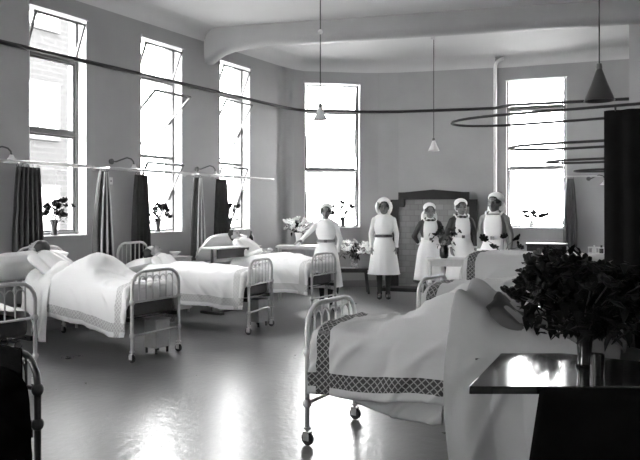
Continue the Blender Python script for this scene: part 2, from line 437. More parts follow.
# ------------------------------------------------------------------ long rail on the walls
rp = [(XL+.07, 4.2), (XL+.07, 9.6)]
rail_path = off_poly([(XL, -2.0), (XL, 2), (XL, 6)]+end_pts, -0.07)
pts = [(x, y, 3.49) for x, y in rail_path]+[(r0.x-nv.x*.5+dvec.x*t, r0.y-nv.y*.5+dvec.y*t, 3.49) for t in (.3, .8, 1.4, 2.5)]
mb = MB(); mb.tube(pts, 0.028, 8)
rt = thing('wall_rail', 'long dark iron rail running along the walls across the tall windows', 'rail', (0, 0, 0))
mb.build('bar', M['rail'], rt)
for y in (2.4, 4.3, 6.1, 7.85, 9.55):
    m = MB(); m.tube([(XL+.002, y, 3.49), (XL+.07, y, 3.49)], .012, 6); m.build('bracket', M['rail'], rt)

# ------------------------------------------------------------------ swinging curtain arms (hairpin loops)
def hairpin(name, base, direction, length, width, z, m, label, group, r=0.013):
    t = thing(name, label, 'curtain rail', (base[0], base[1], z), math.atan2(direction[1], direction[0]), group)
    w = width/2; pts = [(0, -w, 0), (length-w*1.6, -w, 0)]
    for k in range(1, 12):
        a = -PI/2+PI*k/12; pts.append((length-w*1.6+w*1.6*math.cos(a), w*math.sin(a), 0))
    pts += [(length-w*1.6, w, 0), (0, w, 0)]
    b = MB(); b.tube(pts, r, 8); b.build('loop', m, t)
    for s in (-1, 1):
        p = MB(); p.tube([(-.012, s*w, 0), (0.0, s*w, 0)], .035, 12); p.build('wall_plate', m, t)
    return t
rl = ['the nearest, over the banded bed', 'second nearest', 'third nearest, low across the end window', 'the farthest and lowest looking']
for i, y in enumerate((4.38, 5.95, 7.85, 9.75)):
    hairpin('curtain_rail', (XR-.002, y), (-1, 0), (2.30, 2.36, 2.48, 2.55)[i], .52, (2.12, 2.08, 2.08, 2.08)[i], M['rail'], 'dark horizontal curtain loop from the right wall, '+rl[i], 'curtain loops of the right-hand beds', (.009, .012, .014, .015)[i])
ll = ['pale curtain loop folded along the wall in front of the nearest window', 'pale curtain loop folded along the wall in front of the middle window', 'pale curtain loop folded along the wall in front of the third window']
for i, (y0, y1) in enumerate(((3.75, 5.55), (5.74, 7.52), (7.46, 9.5))):
    t = thing('curtain_rail', ll[i], 'curtain rail', (XL, y0, 2.09), 0, 'curtain loops of the left-hand beds')
    pts = [(.10, 0, 0), (.10, y1-y0-.15, 0)]+[(.20-.10*math.cos(a), y1-y0-.15+.15*math.sin(a), 0) for a in (R(30), R(60), R(90), R(120), R(150))]+[(.30, y1-y0-.15, 0), (.30, 0.02, 0)]
    b = MB(); b.tube(pts, .012, 8); b.build('loop', M['rail_light'], t)
    for x_, yy in ((.10, 0.01), ):
        p = MB(); p.tube([(0.002, yy, 0), (.10, yy, 0)], .012, 8); p.tube([(0.001, yy, 0), (.012, yy, 0)], .035, 12); p.tube([(.10, yy+.02, 0), (.30, yy+.02, 0)], .012, 8); p.build('hinge_bracket', M['rail_light'], t)

def drape(name, p0, p1, ztop, zbot, m, label, group=None, folds=5, amp=.035, pinch=0.45, seed=1, cat='curtain'):
    """gathered cloth hanging from p0..p1; pinched at the top"""
    rnd = random.Random(seed); a = Vector((*p0, 0)); b = Vector((*p1, 0)); d = (b-a); L = d.length; d.normalize(); n = Vector((-d.y, d.x, 0)); mid = (a+b)/2
    NX, NZ = folds*8, 14; vs = []; fs = []; ph = rnd.random()*6
    for j in range(NZ+1):
        v = j/NZ; z = ztop+(zbot-ztop)*v; wid = L*(pinch+(1-pinch)*min(1, v*1.6)**.7)
        for i in range(NX+1):
            u = i/NX-.5; am = amp*(.5+.5*v)*(1+.25*math.sin(i*.7+ph))
            p = mid+d*(u*wid)+n*(am*math.sin(2*PI*folds*(u+.5)+ph+.5*math.sin(v*3+ph)))
            vs.append((p.x, p.y, z+ .008*math.sin(i*.9) * (1 if j == NZ else 0)))
    for j in range(NZ):
        for i in range(NX): fs.append((j*(NX+1)+i, j*(NX+1)+i+1, (j+1)*(NX+1)+i+1, (j+1)*(NX+1)+i))
    t = thing(name, label, cat, (0, 0, 0), 0, group)
    mb = MB(); mb.add(vs, fs); o = mb.build('cloth', m, t, solid=.006)
    for k in range(5):
        r = MB(); c = mid+d*((k/4-.5)*L*pinch*.9); r.tube([(c.x+.0*d.x+.02*math.cos(q)*n.x, c.y+.02*math.cos(q)*n.y, ztop+.014+.02*math.sin(q)) for q in [2*PI*z_/10 for z_ in range(10)]], .003, 5, closed=True); r.build('ring', M['rail'], t)
    return t
cx = XL+.13
G = 'drawn-back bed curtains on the left wall'
drape('bed_curtain', (cx, 4.50), (cx, 4.90), 2.04, .75, M['curtain_dark'], 'dark bed curtain hanging left of the nearest window flowers', G, 6, seed=2, pinch=.75)
bc = drape('bed_curtain', (cx+.12, 5.56), (cx+.12, 5.88), 2.04, .8, M['curtain'], 'narrow bed curtain with pale stripes just right of the nearest window', G, 4, seed=3, pinch=.35)
def stripes(root, yc, sc=1):
    for dx in (-.07, .01, .085):
        st_ = MB(); st_.tube([(cx+.165, yc+dx*.35*sc, 2.03), (cx+.17, yc+dx*.8*sc, 1.6), (cx+.175, yc+dx*1.15*sc, 1.1), (cx+.175, yc+dx*1.3*sc, .8)], [.008, .012, .016, .016], 6)
        plabel(st_.build('fold_edge', M['curtain_stripe'], root), 'pale edge of a fold')
stripes(bc, 5.72)
drape('bed_curtain', (cx, 6.32), (cx, 6.64), 2.03, .8, M['curtain_dark'], 'dark bed curtain left of the middle window', G, 5, seed=4, pinch=.7)
bd2 = drape('bed_curtain', (cx+.1, 7.36), (cx+.1, 7.68), 2.04, .75, M['curtain'], 'grey bed curtain with pale stripes just right of the middle window', G, 4, seed=5, pinch=.45)
stripes(bd2, 7.52, .9)
drape('bed_curtain', (cx, 8.02), (cx, 8.36), 2.04, .8, M['curtain_dark'], 'dark bed curtain left of the third window above the large pillow', G, 5, seed=6, pinch=.7)
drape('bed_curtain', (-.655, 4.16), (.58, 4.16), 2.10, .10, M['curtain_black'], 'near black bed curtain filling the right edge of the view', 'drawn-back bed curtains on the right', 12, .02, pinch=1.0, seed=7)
ce = r0+dvec*1.22-nv*.12; cf = r0+dvec*1.46-nv*.12
drape('bed_curtain', (ce.x, ce.y), (cf.x, cf.y), 2.12, .85, M['curtain'], 'grey curtain hanging at the right of the end window', 'drawn-back bed curtains on the right', 4, .03, pinch=.5, seed=8)
# short rod of that curtain
rd = MB(); a_ = r0+dvec*1.16-nv*.12; b_ = r0+dvec*1.9-nv*.12; rd.tube([(a_.x, a_.y, 2.16), (b_.x, b_.y, 2.16)], .014, 8)
for p_ in (a_, b_): rd.tube([(p_.x, p_.y, 2.16), (p_.x+nv.x*.118, p_.y+nv.y*.118, 2.16)], .012, 8)
tag(rd.build('curtain_rod', M['rail_light']), 'short pale curtain rod on the wall right of the end window', 'curtain rod')

# ------------------------------------------------------------------ lamps
def wall_lamp(x, y, z, rz, label):
    t = thing('wall_lamp', label, 'lamp', (x, y, z), rz, 'gooseneck lamps over the beds')   # local +x = out of the wall
    m = MB(); m.tube([(0.001, 0, 0), (.02, 0, 0)], .04, 14); m.build('wall_plate', M['brass'], t)
    m = MB(); m.tube([(.02, 0, 0), (.06, .04, .0), (.10, .10, .03), (.13, .17, .06), (.15, .23, .045), (.16, .26, .01), (.16, .27, -.03)], .011, 8); m.build('gooseneck', M['brass'], t)
    m = MB(); m.lathe([(.02, -.03), (.028, -.045), (.03, -.06), (.085, -.12), (.088, -.125), (.08, -.12), (.026, -.062), (.0, -.06)], (.16, .27, 0), 16); m.build('shade', M['shade'], t)
wall_lamp(XL, 4.20, 2.2, 0, 'gooseneck wall lamp at the left edge above the curtained bed')
wall_lamp(XL, 6.04, 2.2, 0, 'gooseneck wall lamp between the nearest and middle windows')
wall_lamp(XL, 7.74, 2.19, 0, 'gooseneck wall lamp between the middle and third windows')
wl_ = r0+dvec*1.66; wall_lamp(wl_.x, wl_.y, 2.12, math.atan2(-nv.y, -nv.x), 'pale gooseneck wall lamp in the dark corner right of the end window')
def pendant(x, y, zb, label, m, rr=.10, hh=.17, ball=None):
    t = thing('pendant_lamp', label, 'lamp', (x, y, 0), 0, 'pendant lamps')
    c = MB(); c.tube([(0, 0, zb+hh+.04), (0, 0, H-.03)], .006, 6); c.build('cord', M['cord'], t)
    r = MB(); r.lathe([(.0, H-.001), (.05, H-.001), (.045, H-.02), (.01, H-.035), (0, H-.035)], (0, 0, 0), 14); r.build('ceiling_rose', M['china'], t)
    s = MB(); s.lathe([(.022, zb+hh), (.03, zb+hh-.02), (rr*.55, zb+hh*.5), (rr, zb), (rr*.97, zb), (rr*.52, zb+hh*.48), (.024, zb+hh-.03), (0.0, zb+hh-.02)], (0, 0, 0), 20); s.build('shade', m, t)
    g = MB(); g.lathe([(0, zb+hh+.05), (.02, zb+hh+.045), (.026, zb+hh+.01), (.022, zb+hh-.01), (0, zb+hh-.012)], (0, 0, 0), 12); g.build('gallery', M['brass'], t)
    bl = MB(); bl.ell((0, 0, zb+hh*.42), (.032, .032, .045)); bl.build('bulb', M['china'], t)
    if ball: k = MB(); k.ell((0, 0, ball), (.03, .03, .03)); plabel(k.build('adjuster_ball', M['china'], t), 'white ball on the cord')
pendant(-3.98, 6.24, 2.55, 'white pendant lamp on a long cord with a ball, before the left end window', M['shade'], .085, .14, 3.55)
pendant(-4.37, 10.48, 2.55, 'pale conical pendant lamp hanging above the fireplace', M['shade'], .10, .18)
pendant(-1.0, 6.1, 2.47, 'dim grey conical pendant lamp at the upper right', M['shade_grey'], .13, .28)

# ------------------------------------------------------------------ beds
def bed_end(root, x, W, zt, m, inward, name, lower=.27, mid=.60, parent_label=None, hoops=True):
    w = W/2; rr = .15
    f = MB()
    arch = [(x, -w, .12), (x, -w, zt-rr)]+[(x, -w+rr-rr*math.cos(t), zt-rr+rr*math.sin(t)) for t in (R(22), R(45), R(68), R(90))]
    arch += [(x, w-rr+rr*math.sin(t), zt-rr+rr*math.cos(t)) for t in (0.001, R(22), R(45), R(68), R(90))]+[(x, w, .12)]
    f.tube(arch, .017, 10)
    o = f.build(name, m, root)
    r = MB(); r.tube([(x, -w+.01, mid), (x, w-.01, mid)], .011, 8); r.build('cross_rail', m, o)
    r = MB(); r.tube([(x, -w+.01, lower), (x, w-.01, lower)], .011, 8); r.build('cross_rail', m, o)
    n = 6
    for k in range(n):
        y = -w+W*(k+1)/(n+1); r = MB(); r.tube([(x, y, mid), (x, y, zt-.01)], .007, 6); r.build('spindle', m, o)
    if hoops:
        r = MB()
        for k in range(n-1):
            y0 = -w+W*(k+1)/(n+1); y1 = -w+W*(k+2)/(n+1); c = (y0+y1)/2; h = (y1-y0)/2
            r.tube([(x, c-h*math.cos(t), zt-.12+h*1.6*math.sin(t)) for t in [PI*i/8 for i in range(9)]], .006, 6)
        r.build('hoops', m, o)
    for s in (-1, 1):
        for z in (lower, mid):
            k = MB(); k.ell((x, s*w, z), (.030, .030, .034), 10, 7); k.build('knob', m, o)
        c = MB()          # caster: stem, fork
        c.tube([(x, s*w, .12), (x, s*w, .105)], .026, 10); c.tube([(x, s*w, .105), (x, s*w, .088)], .012, 8)
        c.box(x-.02, x+.022, s*w-.024, s*w-.018, .035, .09); c.box(x-.02, x+.022, s*w+.018, s*w+.024, .035, .09); c.box(x-.02, x+.022, s*w-.024, s*w+.024, .084, .09)
        co = c.build('caster', m, root, smooth=False)
        wv = MB(); wv.tube([(x+.004, s*w-.014, .044), (x+.004, s*w-.008, .044), (x+.004, s*w+.008, .044), (x+.004, s*w+.014, .044)], [.036, .043, .043, .036], 18); wv.build('wheel', M['tire'], co)
def bed(name, label, loc, rz, W=.64, L=1.96, m=None, foot=.90, head=1.08, group='iron ward beds', mattress=True, lower=.27, mid=.60):
    m = m or M['white_enamel']
    t = thing('hospital_bed', label, 'bed', loc, rz, group)
    bed_end(t, -L/2, W, foot, m, 1, 'footboard', lower, mid); bed_end(t, L/2, W, head, m, -1, 'headboard', hoops=False)
    for s in (-1, 1):
        r = MB(); r.box(-L/2+.02, L/2-.02, s*(W/2-.02)-.012, s*(W/2-.02)+.012, .40, .44); r.build('side_rail', M['dark_iron'], t, smooth=False)
    sp = MB()
    for k in range(14):
        x = -L/2+.08+(L-.16)*k/13; sp.tube([(x, -W/2+.02, .425), (x, W/2-.02, .425)], .006, 6)
    sp.build('spring_base', M['dark_iron'], t)
    if mattress:
        q = MB(); q.box(-L/2+.04, L/2-.04, -W/2+.035, W/2-.035, .445, .60); q.build('mattress', M['mattress'], t, bevel=.035)
    return t

def gauss(x, c, s): return math.exp(-((x-c)/s)**2)
def coverlet(name, label, loc, rz, m, x0, x1, W, top, hang_r, hang_l, seed=1, foot_drop=0.0, fold=.018, ztop=.615, group=None, cat='bedspread', thick=.008, skew=None, fr=1.0, bulk=0.0, wrk=.014):
    """bed-local cloth. x0..x1 along the bed, top(x,y) extra height, hang_r(x)/hang_l(x)= z of hem on -y / +y side"""
    rnd = random.Random(seed); p1, p2, p3 = [rnd.random()*6 for _ in range(3)]
    hw = W/2+.012; NX = 110; FD = 6; NT = 34; NH = 22; vs = []; uv = []
    for i in range(NX+1):
        u = max(0, i-FD)/(NX-FD); xx = x0+(x1-x0)*u; fdz = 0
        if i < FD and bulk: fdz = (bulk+.06)*(1-i/FD)
        elif bulk: fdz = .035*max(0, 1-(xx-x0)/.05)**2
        for side, k0 in ((-1, 0), (0, 0), (1, 0)):
            if side == 0:
                for k in range(NT+1):
                    y = -hw+2*hw*k/NT; e = max(0, 1-(abs(y)/hw)**6)
                    z = ztop+bulk-fdz+.04+top(xx, y)*(.25+.75*e)-(.035*(1-e))
                    wr = noise.noise(Vector((xx*4+y*3, y*4-xx*1.5, seed)))+.6*noise.noise(Vector((xx*9-y*6, y*9, seed+5))); z += wrk*wr*(.3+.7*e)+wrk*.9*max(0, 1-abs(noise.noise(Vector((xx*3.1+y*2.2, y*3-xx*2, seed+9))))*7)
                    vs.append((xx, y, z)); hem = min(y+hw+.4, hw-y+.4); uv.append((xx-x0, 9 if False else hem+.3))
            else:
                zt = ztop+bulk-fdz+.04+top(xx, side*hw)*.25-.035; hz = hang_r(xx) if side < 0 else hang_l(xx)
                rng = range(NH, 0, -1) if side < 0 else range(1, NH+1)
                for k in rng:
                    v = k/NH; d = zt-hz; z = zt-d*v
                    ff = fold*v*(math.sin(xx*11*fr+p1+.6*math.sin(xx*4+p2))+.5*math.sin(xx*23*fr+p3))+.015*v+.012*min(1, v*6)
                    ff = max(ff, -.003+.014*min(1, v*6))
                    ff += wrk*min(1, v*4)*(.9*noise.noise(Vector((xx*7, v*2.2+xx*2, seed+side)))+max(0, 1-abs(noise.noise(Vector((xx*4+v*1.5, v*1.1, seed+3*side))))*7))
                    ff = max(ff, .004); z += .012*v*math.sin(xx*9+p2)
                    sh = (skew(xx, v) if skew else 0)
                    vs.append((xx+sh+.008*v*math.sin(xx*17+p1), side*(hw+ff), z)); uv.append((xx-x0, d*(1-v)))
    n = 2*NH+NT+1; fs = []
    for i in range(NX):
        for k in range(n-1): fs.append((i*n+k, (i+1)*n+k, (i+1)*n+k+1, i*n+k+1))
    me = bpy.data.meshes.new(name); me.from_pydata(vs, [], fs); me.materials.append(m)
    ul = me.uv_layers.new(name='UVMap')
    for lp in me.loops: ul.data[lp.index].uv = uv[lp.vertex_index]
    me.polygons.foreach_set('use_smooth', [True]*len(me.polygons)); me.update()
    o = bpy.data.objects.new(name, me); C.objects.link(o); o.location = loc; o.rotation_euler = (0, 0, rz)
    sd = o.modifiers.new('solid', 'SOLIDIFY'); sd.thickness = thick; sd.offset = 1
    tag(o, label, cat, group); return o

def pillow(label, loc, rz, lx=.36, ly=.56, h=.13, tilt=0, m=None, group='bed pillows', seed=0, roll=0):
    mb = MB(); vs = []; fs = []; N = 16
    for top in (1, -1):
        base = len(vs)
        for i in range(N+1):
            for j in range(N+1):
                a = -1+2*i/N; b = -1+2*j/N; e = (1-abs(a)**3.2)*(1-abs(b)**3.2); e = max(e, 0)**.45
                pin = 1-.10*(1-abs(b)**2)*abs(a)**4
                z = top*h/2*e*(1+.25*noise.noise(Vector((a*1.6+seed, b*1.6, seed*3.1))))
                vs.append((a*lx/2*(1-.06*b*b), b*ly/2*(1-.06*a*a), z))
        for i in range(N):
            for j in range(N):
                q = (base+i*(N+1)+j, base+(i+1)*(N+1)+j, base+(i+1)*(N+1)+j+1, base+i*(N+1)+j+1); fs.append(q if top > 0 else q[::-1])
    mb.add(vs, fs); o = mb.build('pillow', m or M['pillow'])
    o.location = loc; o.rotation_euler = (roll, -tilt, rz); tag(o, label, 'pillow', group); return o

# ------------------------------------------------------------------ people
def hand(mb, wrist, d, palm_n, side, s=1.0, curl=.35):
    """palm + four unequal fingers + thumb added to the body mesh. d = direction of the hand, palm_n = palm normal"""
    w = Vector(wrist); d = Vector(d).normalized(); n = Vector(palm_n); n = (n-d*n.dot(d)).normalized(); a = d.cross(n)*side
    pc = w+d*.05*s
    mt = Matrix((a, n, d)).transposed()
    mb.ell(pc, (.040*s, .017*s, .052*s), 12, 8, mt)
    for k, (off, L) in enumerate(((-.027, .062), (-.009, .074), (.010, .070), (.028, .054))):
        b = w+d*.088*s+a*off*s; m1 = b+(d+n*curl*.5)*L*.5*s+a*off*.12; e = m1+(d+n*curl*1.8).normalized()*L*.5*s
        mb.cap(b-d*.015, m1, .0092*s, .0085*s, 8); mb.cap(m1, e, .0085*s, .0072*s, 8)
    t0 = w+d*.03*s-a*.032*s; t1 = t0+(d*.6-a*.7+n*.3).normalized()*.035*s; t2 = t1+(d*.95-a*.2+n*.45).normalized()*.03*s
    mb.cap(t0, t1, .0115*s, .0100*s, 8); mb.cap(t1, t2, .0100*s, .0082*s, 8)

def head_parts(mb, c, s=1.0, mt=None):
    """skull, jaw, nose, ears, brow; face towards local -y"""
    mt = mt or Matrix.Identity(3)
    def E(off, r): mb.ell(Vector(c)+mt @ Vector(off)*s, tuple(q*s for q in r), 14, 10, mt)
    E((0, .012, .025), (.073, .090, .092)); E((0, -.022, -.035), (.058, .066, .075)); E((0, -.055, -.082), (.026, .024, .022))
    E((0, -.090, -.012), (.010, .016, .026)); E((0, -.100, -.026), (.014, .012, .010)); E((0, -.080, .018), (.052, .012, .010))
    E((0, -.080, -.055), (.022, .010, .006))
    for q in (-1, 1): E((q*.074, .006, -.012), (.012, .020, .030)); E((q*.036, -.066, -.025), (.020, .018, .018))

def face_details(root, c, s=1.0, mt=None, rot=None):
    mt = mt or Matrix.Identity(3)
    for q in (-1, 1):
        mb = MB(); mb.ell(Vector(c)+mt @ Vector((q*.029, -.083, .004))*s, (.012*s, .006*s, .0065*s), 8, 6, mt); mb.build('eye', M['feature'], root)
        mb = MB(); mb.ell(Vector(c)+mt @ Vector((q*.030, -.090, .022))*s, (.017*s, .005*s, .004*s), 8, 6, mt); mb.build('eyebrow', M['hair'], root)
    mb = MB(); mb.ell(Vector(c)+mt @ Vector((0, -.089, -.056))*s, (.021*s, .006*s, .0055*s), 10, 6, mt); mb.build('lips', M['lip'], root)

def nurse(label, loc, height, rz, arms, dress, sleeves, style, head_yaw=0, belt=True, bow=False, skirt_z=.30, wide=1.0, cap='flaps', cape=False, twist=0):
    """front is local -y. arms = [(elbow, wrist, handdir)] for side -1 (local -x) and +1, metres for a 1.66 m figure"""
    k = height/1.66
    t = thing('person', label, 'person', loc, rz, 'nurses standing in the ward')
    t.scale = (k, k, k)
    hc = (0, -.015, 1.535); hm = Matrix.Rotation(head_yaw, 3, 'Z')
    HS = 1.14; b = MB(); head_parts(b, hc, HS, hm)
    b.cap((0, .012, 1.37), (0, .0, 1.49), .056, .050)
    b.ell((0, 0, 1.22), (.155*wide, .095, .19)); b.ell((0, .0, 1.345), (.165*wide, .075, .062)); b.ell((0, 0, 1.0), (.145*wide, .10, .13)); b.ell((0, .01, .87), (.165*wide, .115, .13))
    for s in (-1, 1):
        b.cap((s*.085, 0, .84), (s*.075, -.012, .47), .080, .052); b.cap((s*.075, -.012, .47), (s*.068, .02, .10), .050, .032)
        b.ell((s*.072, .028, .34), (.048, .052, .11)); b.cap((s*.068, .02, .06), (s*.075, -.12, .035), .034, .026)
        el, wr, hd = arms[0 if s < 0 else 1]; sh = (s*.158*wide, 0, 1.325)
        b.cap(sh, el, .047, .038); b.cap(el, wr, .037, .024); hand(b, wr, hd, (-s*.6, .2, 0) if abs(hd[2]) > .5 else (0, .0, -1), s)
    b.build('body', M['skin'], t, remesh=.008)
    face_details(t, hc, HS, hm)
    # hair
    h = MB(); h.lathe([(.090, -.01), (.094, .03), (.082, .082), (.045, .118), (0, .130)], Vector(hc)+Vector((0, .022, .006)), 18, 1, 1.14); h.build('hair', M['hair'], t)
    # dress
    d = MB(); d.ell((0, .0, 1.22), (.175*wide, .118, .20)); d.ell((0, .0, 1.325), (.178*wide, .090, .078)); d.cap((-.13*wide, 0, 1.345), (-.04, 0, 1.40), .045, .05); d.cap((.13*wide, 0, 1.345), (.04, 0, 1.40), .045, .05); d.ell((0, 0, 1.04), (.150*wide, .112, .12))
    d.lathe([(.055, 1.43), (.075, 1.40), (.12, 1.36), (.12, 1.30)], (0, .005, 0), 16, 1, .8)
    d.build('bodice', dress, t, remesh=.012)
    for s in (-1, 1):
        el, wr, hd = arms[0 if s < 0 else 1]; sh = Vector((s*.155*wide, 0, 1.325)); wv = Vector(wr); ev = Vector(el)
        q = MB(); q.cap(sh, ev, .054, .044); q.cap(ev, ev.lerp(wv, .93), .043, .034); q.build('sleeve', sleeves, t, remesh=.012)
        cf = MB(); c0 = ev.lerp(wv, .86); c1 = ev.lerp(wv, 1.0); cf.tube([c0, c1], [.038, .037], 14); cf.build('cuff', M['apron'], t)
    fl = lambda th, z: 1+(.030*math.sin(13*th+1.3)+.018*math.sin(7*th))*min(1, max(0, (1.0-z)/.5))
    d = MB(); d.lathe([(.138, 1.055), (.145, 1.0), (.188, .90), (.210, .80), (.238, .6), (.262, .42), (.278, skirt_z), (.268, skirt_z), (.2, .55), (.13, .95)], (0, .005, 0), 52, wide, .80, fold=fl)
    d.build('skirt', dress, t)
    if style == 'apron':
        fl2 = lambda th, z: 1.035+(.022*math.sin(13*th+1.3)+.015*math.sin(7*th))*min(1, max(0, (1.0-z)/.5))
        d = MB(); d.lathe([(.143, 1.06), (.152, 1.0), (.194, .90), (.217, .80), (.244, .6), (.268, .42), (.280, skirt_z+.05)], (0, .003, 0), 44, wide, .82, ang=(R(-172), R(-8)), fold=fl2)
        d.build('apron', M['apron'], t, solid=.006)
        d = MB(); vs = []; fs = []; NN = 10; ZZ = [(1.05, .118), (1.12, .122), (1.2, .126), (1.28, .122), (1.345, .108), (1.375, .10)]
        for (z, wx) in ZZ:
            for i in range(NN+1):
                x = -wx+2*wx*i/NN; yy = -(.134 if z < 1.3 else .134-(z-1.3)*.55)*math.sqrt(max(.05, 1-(x/.19)**2)); vs.append((x, yy, z))
        for j in range(len(ZZ)-1):
            for i in range(NN): fs.append((j*(NN+1)+i, j*(NN+1)+i+1, (j+1)*(NN+1)+i+1, (j+1)*(NN+1)+i))
        d.add(vs, fs); d.build('bib', M['apron'], t, solid=.006)
        for s in (-1, 1):
            sp = MB(); sp.tube([(s*.10, -.085, 1.375), (s*.115, -.045, 1.412), (s*.115, .02, 1.425), (s*.10, .085, 1.38), (s*.07, .122, 1.25), (s*.03, .128, 1.07)], .014, 8); sp.build('shoulder_strap', M['apron'], t)
    if belt:
        d = MB(); d.lathe([(.148, 1.035), (.153, 1.04), (.153, 1.075), (.148, 1.08)], (0, .003, 0), 36, wide, .83); d.build('belt', M['belt'] if belt is True else belt, t, solid=.003)
        d = MB(); d.box(-.026, .026, -.140, -.126, 1.033, 1.082); d.build('buckle', M['brass'], t, bevel=.004)
    cl = MB(); cl.lathe([(.058, 1.445), (.064, 1.44), (.095, 1.395), (.088, 1.393), (.056, 1.435)], (0, .0, 0), 24, 1, .9); cl.build('collar', M['apron'], t)
    if bow:
        w_ = MB()
        for s in (-1, 1): w_.ell((s*.035, -.105, 1.385), (.036, .014, .020), 10, 7)
        w_.ell((0, -.112, 1.385), (.012, .014, .014)); w_.build('bow', M['belt'], t)
    # cap and veil
    hv = Vector(hc)
    q = MB()
    E = lambda off, r, mt_=None: q.ell(hv+hm @ Vector(off), r, 16, 10, (hm @ mt_) if mt_ else hm)
    if cap == 'flaps':
        E((0, .045, .064), (.118, .112, .108)); E((0, .09, -.03), (.105, .05, .14))
        for s in (-1, 1): E((s*.112, .0, -.035), (.028, .065, .085), Matrix.Rotation(s*.28, 3, 'Y')); E((s*.115, -.01, .03), (.026, .06, .06))
    else:
        E((0, .045, .074), (.112, .112, .086)); E((0, .075, .0), (.098, .06, .085))
        if cap == 'veil':
            E((0, .095, -.09), (.135, .032, .15)); E((-.09, .07, -.10), (.055, .035, .11)); E((.09, .07, -.10), (.055, .035, .11))
    q.build('cap', M['apron'], t, remesh=.007)
    for s in (-1, 1):
        q = MB(); q.cap((s*.075, -.012, .44), (s*.068, .02, .10), .056, .038); q.ell((s*.072, .028, .34), (.053, .057, .11)); q.build('stocking', M['stocking'], t, remesh=.009)
        q = MB(); q.ell((s*.074, -.05, .036), (.044, .125, .038), 16, 9); q.cap((s*.069, .03, .10), (s*.07, .03, .045), .044, .044); q.box(s*.07-.03, s*.07+.03, .01, .07, 0, .04); q.build('shoe', M['shoe'], t, remesh=.006)
    return t

TH = R(32.56)
down = [((-.215, .015, 1.09), (-.205, -.04, .865), (.02, -.1, -1)), ((.215, .015, 1.09), (.205, -.04, .865), (-.02, -.1, -1))]
nurse('nurse in white belted dress reaching to the white table beside the left end window', (-5.6, 8.95, 0), 1.62, TH-R(4),
      [((-.30, -.03, 1.18), (-.40, -.10, 1.07), (-.8, -.5, -.35)), ((.235, .03, 1.09), (.19, .03, .87), (-.1, 0, -1))], M['dress_white'], M['dress_white'], 'plain', head_yaw=0, belt=M['dress_grey'], cap='round')
nurse('nurse all in white with winged cap and dark belt, alone left of the fireplace', (-5.11, 10.05, 0), 1.71, TH+R(-4),
      down, M['dress_white'], M['dress_white'], 'plain', cap='flaps', skirt_z=.42)
nurse('white-veiled nurse in apron, hands behind her, left one of two before the fireplace', (-4.42, 10.42, 0), 1.63, TH,
      [((-.27, .05, 1.10), (-.17, .13, .97), (.9, .2, -.3)), ((.27, .05, 1.10), (.17, .13, .97), (-.9, .2, -.3))], M['dress_dark'], M['dress_dark'], 'apron', bow=True, cap='veil', skirt_z=.30, belt=M['apron'])
nurse('nurse in dark dress and white apron with black bow, right one before the fireplace', (-3.93, 10.62, 0), 1.70, TH+R(3),
      [((-.25, .03, 1.09), (-.20, -.10, .88), (.15, -.25, -1)), ((.25, .03, 1.09), (.24, -.02, .86), (0, -.1, -1))], M['dress_dark'], M['dress_dark'], 'apron', bow=True, cap='round', belt=M['apron'])
nurse('nurse in grey dress and white apron, turned aside, beside the right end window', (-2.98, 9.45, 0), 1.76, TH-R(30),
      down, M['dress_grey'], M['dress_grey'], 'apron', head_yaw=R(-12), cap='veil', belt=M['apron'])

def patient(label, loc, rz, head, pitch, yaw, lying, hair_only=False, knees=None, m=None):
    """bed-local figure: head centre, body stretched towards -x under the bedspread"""
    t = thing('person', label, 'person', loc, rz, 'patients in bed')
    # local frame: front of face is -y; pitch it back so that it looks up
    mt = Matrix.Rotation(yaw, 3, 'Z') @ Matrix.Rotation(R(-90), 3, 'Z') @ Matrix.Rotation(-pitch, 3, 'X')
    b = MB(); head_parts(b, head, 1.0, mt); hv = Vector(head)
    neck = hv+Vector((-.09, 0, -.07)); chest = Vector((hv.x-.33, 0, max(.66, hv.z-.30))); hips = Vector((hv.x-.72, 0, .70))
    b.cap(hv+Vector((-.03, 0, -.03)), neck, .052, .052)
    b.cap(neck+Vector((-.03, 0, -.03)), chest, .10, .12); b.cap(chest, hips, .12, .115)
    kz = knees or .72
    for s in (-1, 1):
        sh = neck+Vector((-.05, s*.15, -.02)); el = chest+Vector((-.02, s*.21, -.0)); wr = chest+Vector((-.2, s*.10, .10))
        b.cap(sh, el, .046, .038); b.cap(el, wr, .036, .025); hand(b, wr, (-.6, -s*.7, .0), (0, 0, -1), s, curl=.3)
        k = Vector((hips.x-.38, s*.08, kz)); f = Vector((max(hips.x-.78, -.86), s*.07, .68)); b.cap(hips+Vector((0, s*.07, 0)), k, .078, .055); b.cap(k, f, .052, .035); b.cap(f, f+Vector((-.02, 0, .1)), .034, .028)
    b.build('body', m or M['skin_pale'], t, remesh=.009)
    face_details(t, head, 1.0, mt)
    q = MB()
    up = mt @ Vector((0, .035, .035)); q.ell(hv+up, (.086, .095, .098), 18, 12, mt); q.build('hair', M['hair'], t)
    g = MB(); g.cap(neck+Vector((-.06, 0, -.05)), chest, .12, .145)
    for s in (-1, 1):
        sh = neck+Vector((-.05, s*.15, -.02)); el = chest+Vector((-.02, s*.21, -.0)); wr = chest+Vector((-.2, s*.10, .10)); g.cap(sh, el, .062, .052); g.cap(el, el.lerp(wr, .9), .05, .038)
    g.build('nightgown', M['linen'], t, remesh=.012)
    return t

